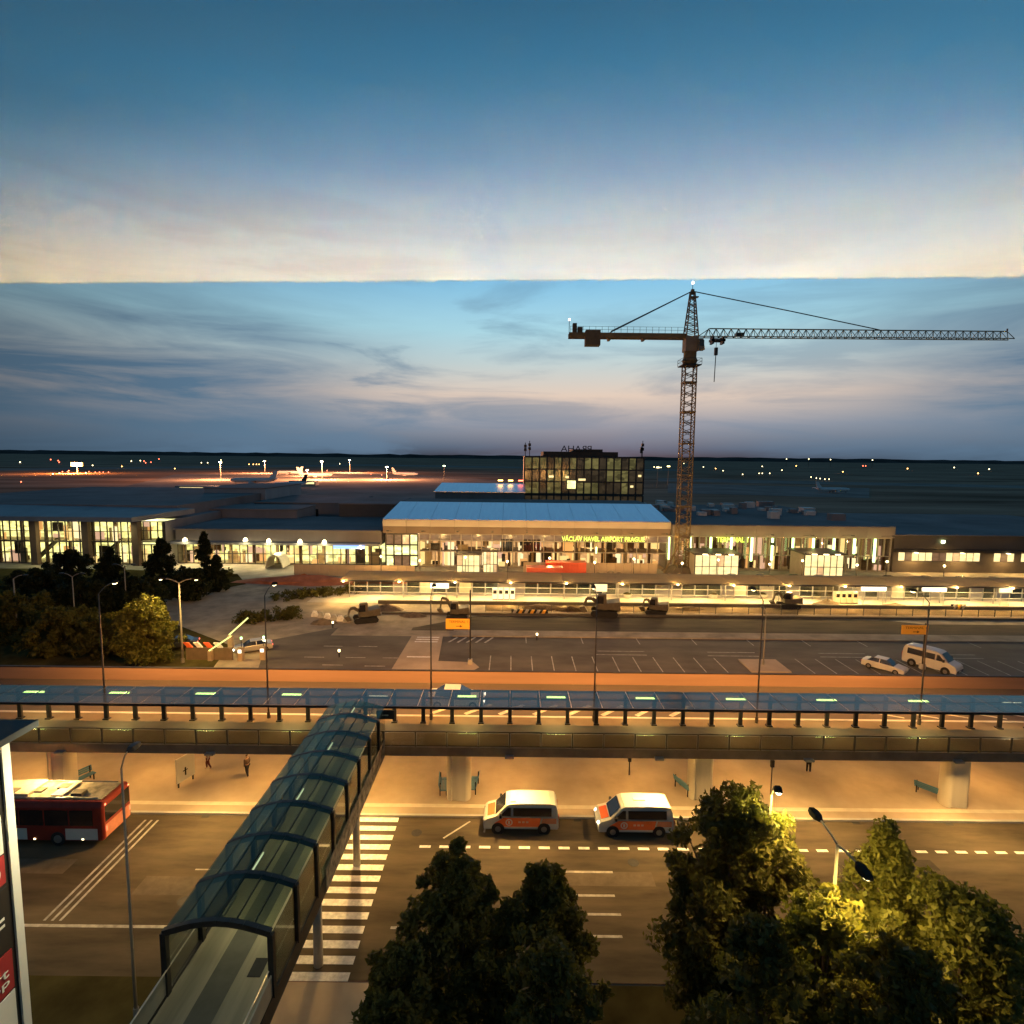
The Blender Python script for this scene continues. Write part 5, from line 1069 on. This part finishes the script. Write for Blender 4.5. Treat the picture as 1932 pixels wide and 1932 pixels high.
# trees left of the car park
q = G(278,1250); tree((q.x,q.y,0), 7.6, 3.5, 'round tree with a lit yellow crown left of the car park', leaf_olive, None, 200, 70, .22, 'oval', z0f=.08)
for k, (u, v, Y, r_, sh_, lb) in enumerate(((130,1040,98,3.6,'oval','dark round tree before the glazed terminal, at its left end'),(207,1034,100,2.8,'cone','dark cone shaped tree before the glazed terminal'),
        (303,1018,102,3.6,'cone','largest dark conifer before the right end of the glazed terminal'),(384,1004,100,1.7,'spire','thin tall dark conifer right of the glazed terminal'),(408,1048,99,2.0,'cone','short dark conifer beside the thin tall one'),
        (60,1075,84,4.5,'oval','dark bushy tree in the shadow at the far left'),(150,1095,80,4.2,'oval','dark bushy tree behind the left lamp posts'),(255,1092,84,4.2,'oval','dark bushy tree above the path'),
        (20,1120,72,4.6,'oval','dark tree touching the left edge above the elevated road'),(120,1150,68,4.0,'oval','dark tree just above the elevated road at the left'),(205,1165,67,3.2,'oval','dark olive tree left of the lit yellow tree'),(355,1075,92,3.0,'oval','low dark tree below the thin conifer'))):
    b_, h_ = at_top(u, v, Y); tree((b_[0],b_[1],0), h_, r_, lb, leaf_conifer if k < 6 or k in (6,7,11) else leaf_dark, None, 120, 55, .30, sh_, name='conifer_tree' if sh_ != 'oval' else 'leafy_tree', z0f=.04)
def hedge(pts, label, h_):
    t = None; C = []; 
    for (x0,y0,x1,y1) in pts:
        for _ in range(90): f = rng.random(); C.append((x0+(x1-x0)*f+rng.normal()*.5, y0+(y1-y0)*f+rng.normal()*.8, rng.random()*h_))
    V, F = leaves(C, [.6]*len(C), 45, .2); o = leafmesh('hedge', V, F, leaf_dark, None); tag(o, label, 'hedge'); return o
a, b = G(515,1132), G(680,1115); hedge([(a.x,a.y,b.x,b.y)], 'low dark hedge along the slip road left of the canopy', 1.0)
a, b = G(450,1175), G(560,1165); hedge([(a.x,a.y,b.x,b.y)], 'low green bush strip above the car park corner', 1.2)
a, b = G(300,1120), G(440,1085); hedge([(a.x,a.y,b.x,b.y)], 'dark hedge along the lawn by the conifers', 1.2)
a, b = G(1300,1512,.12), G(1440,1508,.12)

# ------------------------------------------------------------------ airfield
planem = mat('plane_white',(.62,.60,.58),.4,.08,.5)
def plane(u, v, rz, label, sc=1.0, tailm=planem):
    c = G(u, v); t = thing('airliner', label, 'airplane', (c.x,c.y,0.02), R(rz)); t.scale = (sc,)*3
    MB().tube([(-17,0,3.6),(-15.5,0,3.5),(-12,0,3.4),(10,0,3.4),(15,0,3.9),(18,0,4.6)],[.3,1.2,1.9,1.9,1.3,.3],14).build('fuselage', planem, t, True, smooth=True)
    for s_ in (-1,1):
        MB().hexa([(-3,s_*1.5,2.6),(3,s_*1.5,2.6),(8,s_*16,3.8),(6,s_*16,3.8),(-3,s_*1.5,3.1),(3,s_*1.5,3.0),(8,s_*16,4.0),(6,s_*16,4.0)]).build('wing', planem, t, True)
        MB().hexa([(13,s_*.6,4.3),(17,s_*.6,4.4),(18.5,s_*6,4.8),(17,s_*6,4.8),(13,s_*.6,4.6),(17,s_*.6,4.6),(18.5,s_*6,4.95),(17,s_*6,4.95)]).build('tailplane', planem, t, True)
        MB().tube([(-2.5,s_*5.5,1.7),(-1.5,s_*5.5,1.7),(1.5,s_*5.5,1.8)],[.8,1.0,.6],12).build('engine', planem, t, True)
        MB().tube([(2,s_*2.6,0),(2,s_*2.6,2.8)],.3,6).build('main_gear', darkmetal, t, True)
    MB().hexa([(11.5,-.2,4.8),(17,-.2,4.8),(17,.2,4.8),(11.5,.2,4.8),(16,-.12,11),(18.6,-.12,11),(18.6,.12,11),(16,.12,11)]).build('tail_fin', tailm, t, True)
    MB().tube([(-13,0,0),(-13,0,2.4)],.2,6).build('nose_gear', darkmetal, t, True)
plane(478,914,12,'orange lit airliner on the apron, nearest of the group',1.0)
plane(595,902,190,'airliner parked beyond the nearest one on the apron',1.0)
plane(545,922,60,'airliner with dark tail behind the grey roofs',.9,mat('dark_tail',(.03,.03,.04),.5,.1,1))
plane(765,899,172,'airliner under the right apron floodlight',.9)
plane(545,896,5,'farthest airliner at the back of the apron',.9)
plane(1572,930,184,'white airliner taxiing on the dark field right of the crane',.75)
def mast(u, v, zpx, label, lens, power=0, group='floodlight masts on the airfield', s_=1.2, color=ORANGE):
    c = G(u, v); top = A(u, zpx, c.y).z; t = thing('floodlight_mast', label, 'light mast', (c.x,c.y,0), 0, group)
    MB().tube([(c.x,c.y,0),(c.x,c.y,top)],[.35,.18],8).build('pole', polem, t); MB().box(c.x-s_,c.x+s_,c.y-.5,c.y+.5,top-.4,top+.5).build('lamp_cluster', lens, t)
    if power: light('floodlight','POINT',(c.x,c.y-4,top+1.5),power,(1,.40,.17),t,1)
for k, (u, v, z, ln, pw, lb) in enumerate(((417,905,872,lamp_on,260000,'second mast from the left'),(608,905,871,lamp_on,480000,'tall one over the parked airliners'),(580,898,887,lamp_orange,220000,'short orange one between the airliners'),
      (730,905,881,lamp_on,420000,'right of the airliners'),(838,906,879,emit('green_white_lamp',(.8,1,.5),6),0,'greenish one left of the dark office block'),(1260,915,880,lamp_on,0,'tall one between the office block and the crane'),
      (1240,918,882,lamp_warm,0,'small one right beside the office block'),(660,892,868,lamp_on,400000,'far one in line with the apron centre'),(500,893,870,lamp_orange,300000,'far one above the nearest airliner'))):
    mast(u, v, z, 'airfield floodlight mast, '+lb, ln, pw)
c = G(146,893); t = thing('floodlight_mast', 'very bright orange floodlight at the far left of the airfield', 'light mast', (c.x,c.y,0)); top = A(146,876,c.y).z
MB().tube([(c.x,c.y,0),(c.x,c.y,top)],.4,8).build('pole', polem, t)
MB().box(c.x-6,c.x+6,c.y-1,c.y+1,top-2.2,top+2.0).build('lamp_cluster', emit('orange_flood',(1,.45,.06),10), t); light('floodlight','POINT',(c.x,c.y-8,top-2),450000,(1,.36,.09),t,2)
# tiny airfield and road lights scattered over the plain
pts_w = [(38,852+20),(100,894),(112,893),(162,892),(175,878),(248,870),(265,869),(380,873),(392,873),(417,868),(520,893),(641,875),(625,905),(632,905),(1483,866),(1525,866),(1566,867),(1800,882),(1866,885),(1645,868),(1432,893),(1438,893),(1452,893),(1530,900),(1540,902),(1547,903),(1556,904),(1564,904),(1240,882),(1234,881),(1247,882)]
pts_r = [(96,867),(110,869),(112,872),(128,890),(130,888),(118,890),(168,890),(180,891),(188,891),(195,891),(205,891),(272,870),(275,873),(285,872),(300,866),(40,909),(617,888),(1628,879),(1633,879),(720,896),(700,894)]
pts_w += [(1290+int(37*k*1.0)%640, 874+(k*7)%22) for k in range(6)]
pts_o = [(1350,884),(1502,879),(1590,890),(1712,884),(1845,893),(230,880),(330,884),(560,882),(470,876),(478,876),(484,876),(489,876)]
for k, (u, v, ln) in enumerate([(a,b,lamp_warm) for a, b in pts_w]+[(a,b,lamp_red) for a, b in pts_r]+[(a,b,lamp_orange) for a, b in pts_o]):
    c = G(u, max(v, 871+.0105*(u-966)+1) + 4); dist = c.length; q = A(u, v, c.y); s_ = max(.25, dist*.00075); zc = max(.6, q.z)
    kind = 'white' if ln is lamp_warm else 'red' if ln is lamp_red else 'orange'
    t = thing('airfield_light', f'tiny {kind} light point on the dark plain of the airfield', 'light', (c.x,c.y,0), 0, f'tiny {kind} lights on the dark plain')
    MB().tube([(c.x,c.y,0),(c.x,c.y,zc)],s_*.3,5).build('pole', darkmetal, t); MB().tube([(c.x,c.y,zc-s_),(c.x,c.y,zc),(c.x,c.y,zc+s_)],[s_*.6,s_,s_*.5],6).build('lens', ln, t)
# low lit sheds on the apron's near side
for u0, u1, v0, v1, lb in ((330,420,919,924,'long low shed with a lit yellow band at the apron edge'),(545,595,909,913,'small lit shed farther along the apron'),):
    c = G((u0+u1)/2, v1+3); a, b = A(u0,v0,c.y), A(u1,v0,c.y); t = thing('apron_shed', lb, 'shed', (c.x,c.y,0)); MB().box(a.x,b.x,c.y,c.y+8,0,a.z+.8).build('walls', greym, t)
    piece('lit_band', pane_y, t, (a.x+3,c.y-.1,max(.8,a.z-1.6)), (b.x-1,c.y,max(1.8,a.z)))

# ------------------------------------------------------------------ the room the photograph is taken from
# The pane is cut short at the mirrored light's edge; an added trough of warm uplights behind the viewer lights that ceiling, and the glass mirrors it.
CZ = H+1.30
struct(MB().box(-9,9,-9,1.45,CZ,CZ+.3).build('ceiling', mat('ceiling_plaster',(.80,.78,.72),.9,.04,1)))
struct(MB().box(-9,9,-9,1.0,H-1.85,H-1.65).build('room_floor', mat('carpet',(.08,.07,.06),.95,.2,3)))
struct(MB().box(-9,9,-9.2,-9,H-1.85,CZ).build('wall_back', mat('room_wall',(.25,.22,.18),.9,.08,1)))
for x in (-9.2, 9.0): struct(MB().box(x,x+.2,-9,1.0,H-1.85,CZ).build('wall_side', mat('room_wall',(.25,.22,.18),.9,.08,1)))
tr_ = thing('added_uplight_trough', 'added warm uplight trough with a shading lip, unseen inside the room', 'lamp', (0,-2.3,H-1.65))
MB().box(-8,8,-2.42,-2.18,H-1.65,H-.79).build('partition', mat('room_wall',(.25,.22,.18),.9,.08,1), tr_)
MB().box(-8,8,-2.36,-2.24,H-.79,H-.74).build('light_strip', emit('strip_warm',(1,.62,.2),2), tr_)
MB().box(-8,8,-2.12,-2.10,H-1.65,H-.535).build('shade_lip', mat('room_wall',(.25,.22,.18),.9,.08,1), tr_)  # added lip that fades the ceiling light towards the window
u_ = light('uplight','AREA',(0,-2.3,H-.70),1750,(1.0,.62,.20),tr_,1,(R(180),0,0)); u_.data.shape = 'RECTANGLE'; u_.data.size = 14; u_.data.size_y = .1
yaw = R(-3.0); zb = A(966,527,1.2).z
gm_ = bpy.data.materials.new('window_glass'); gm_.use_nodes = True; t_ = gm_.node_tree; t_.nodes.remove(t_.nodes['Principled BSDF'])
a_ = t_.nodes.new('ShaderNodeBsdfTransparent'); a_.inputs[0].default_value = (.98,.98,.97,1); g_ = t_.nodes.new('ShaderNodeBsdfGlossy'); g_.inputs['Roughness'].default_value = 0.0
mx_ = t_.nodes.new('ShaderNodeMixShader'); mx_.inputs[0].default_value = 0.05     # about five per cent at each face of the pane
t_.links.new(a_.outputs[0], mx_.inputs[1]); t_.links.new(g_.outputs[0], mx_.inputs[2]); t_.links.new(mx_.outputs[0], t_.nodes['Material Output'].inputs[0])
pn = MB().box(-5,5,0,.012,zb,CZ-.002).build('cut_window_pane', gm_); pn.location = (0,1.2,0); pn.rotation_euler = (0,0,yaw)
tag(pn, 'window pane cut short where the mirrored warm ceiling light ends', 'window pane')
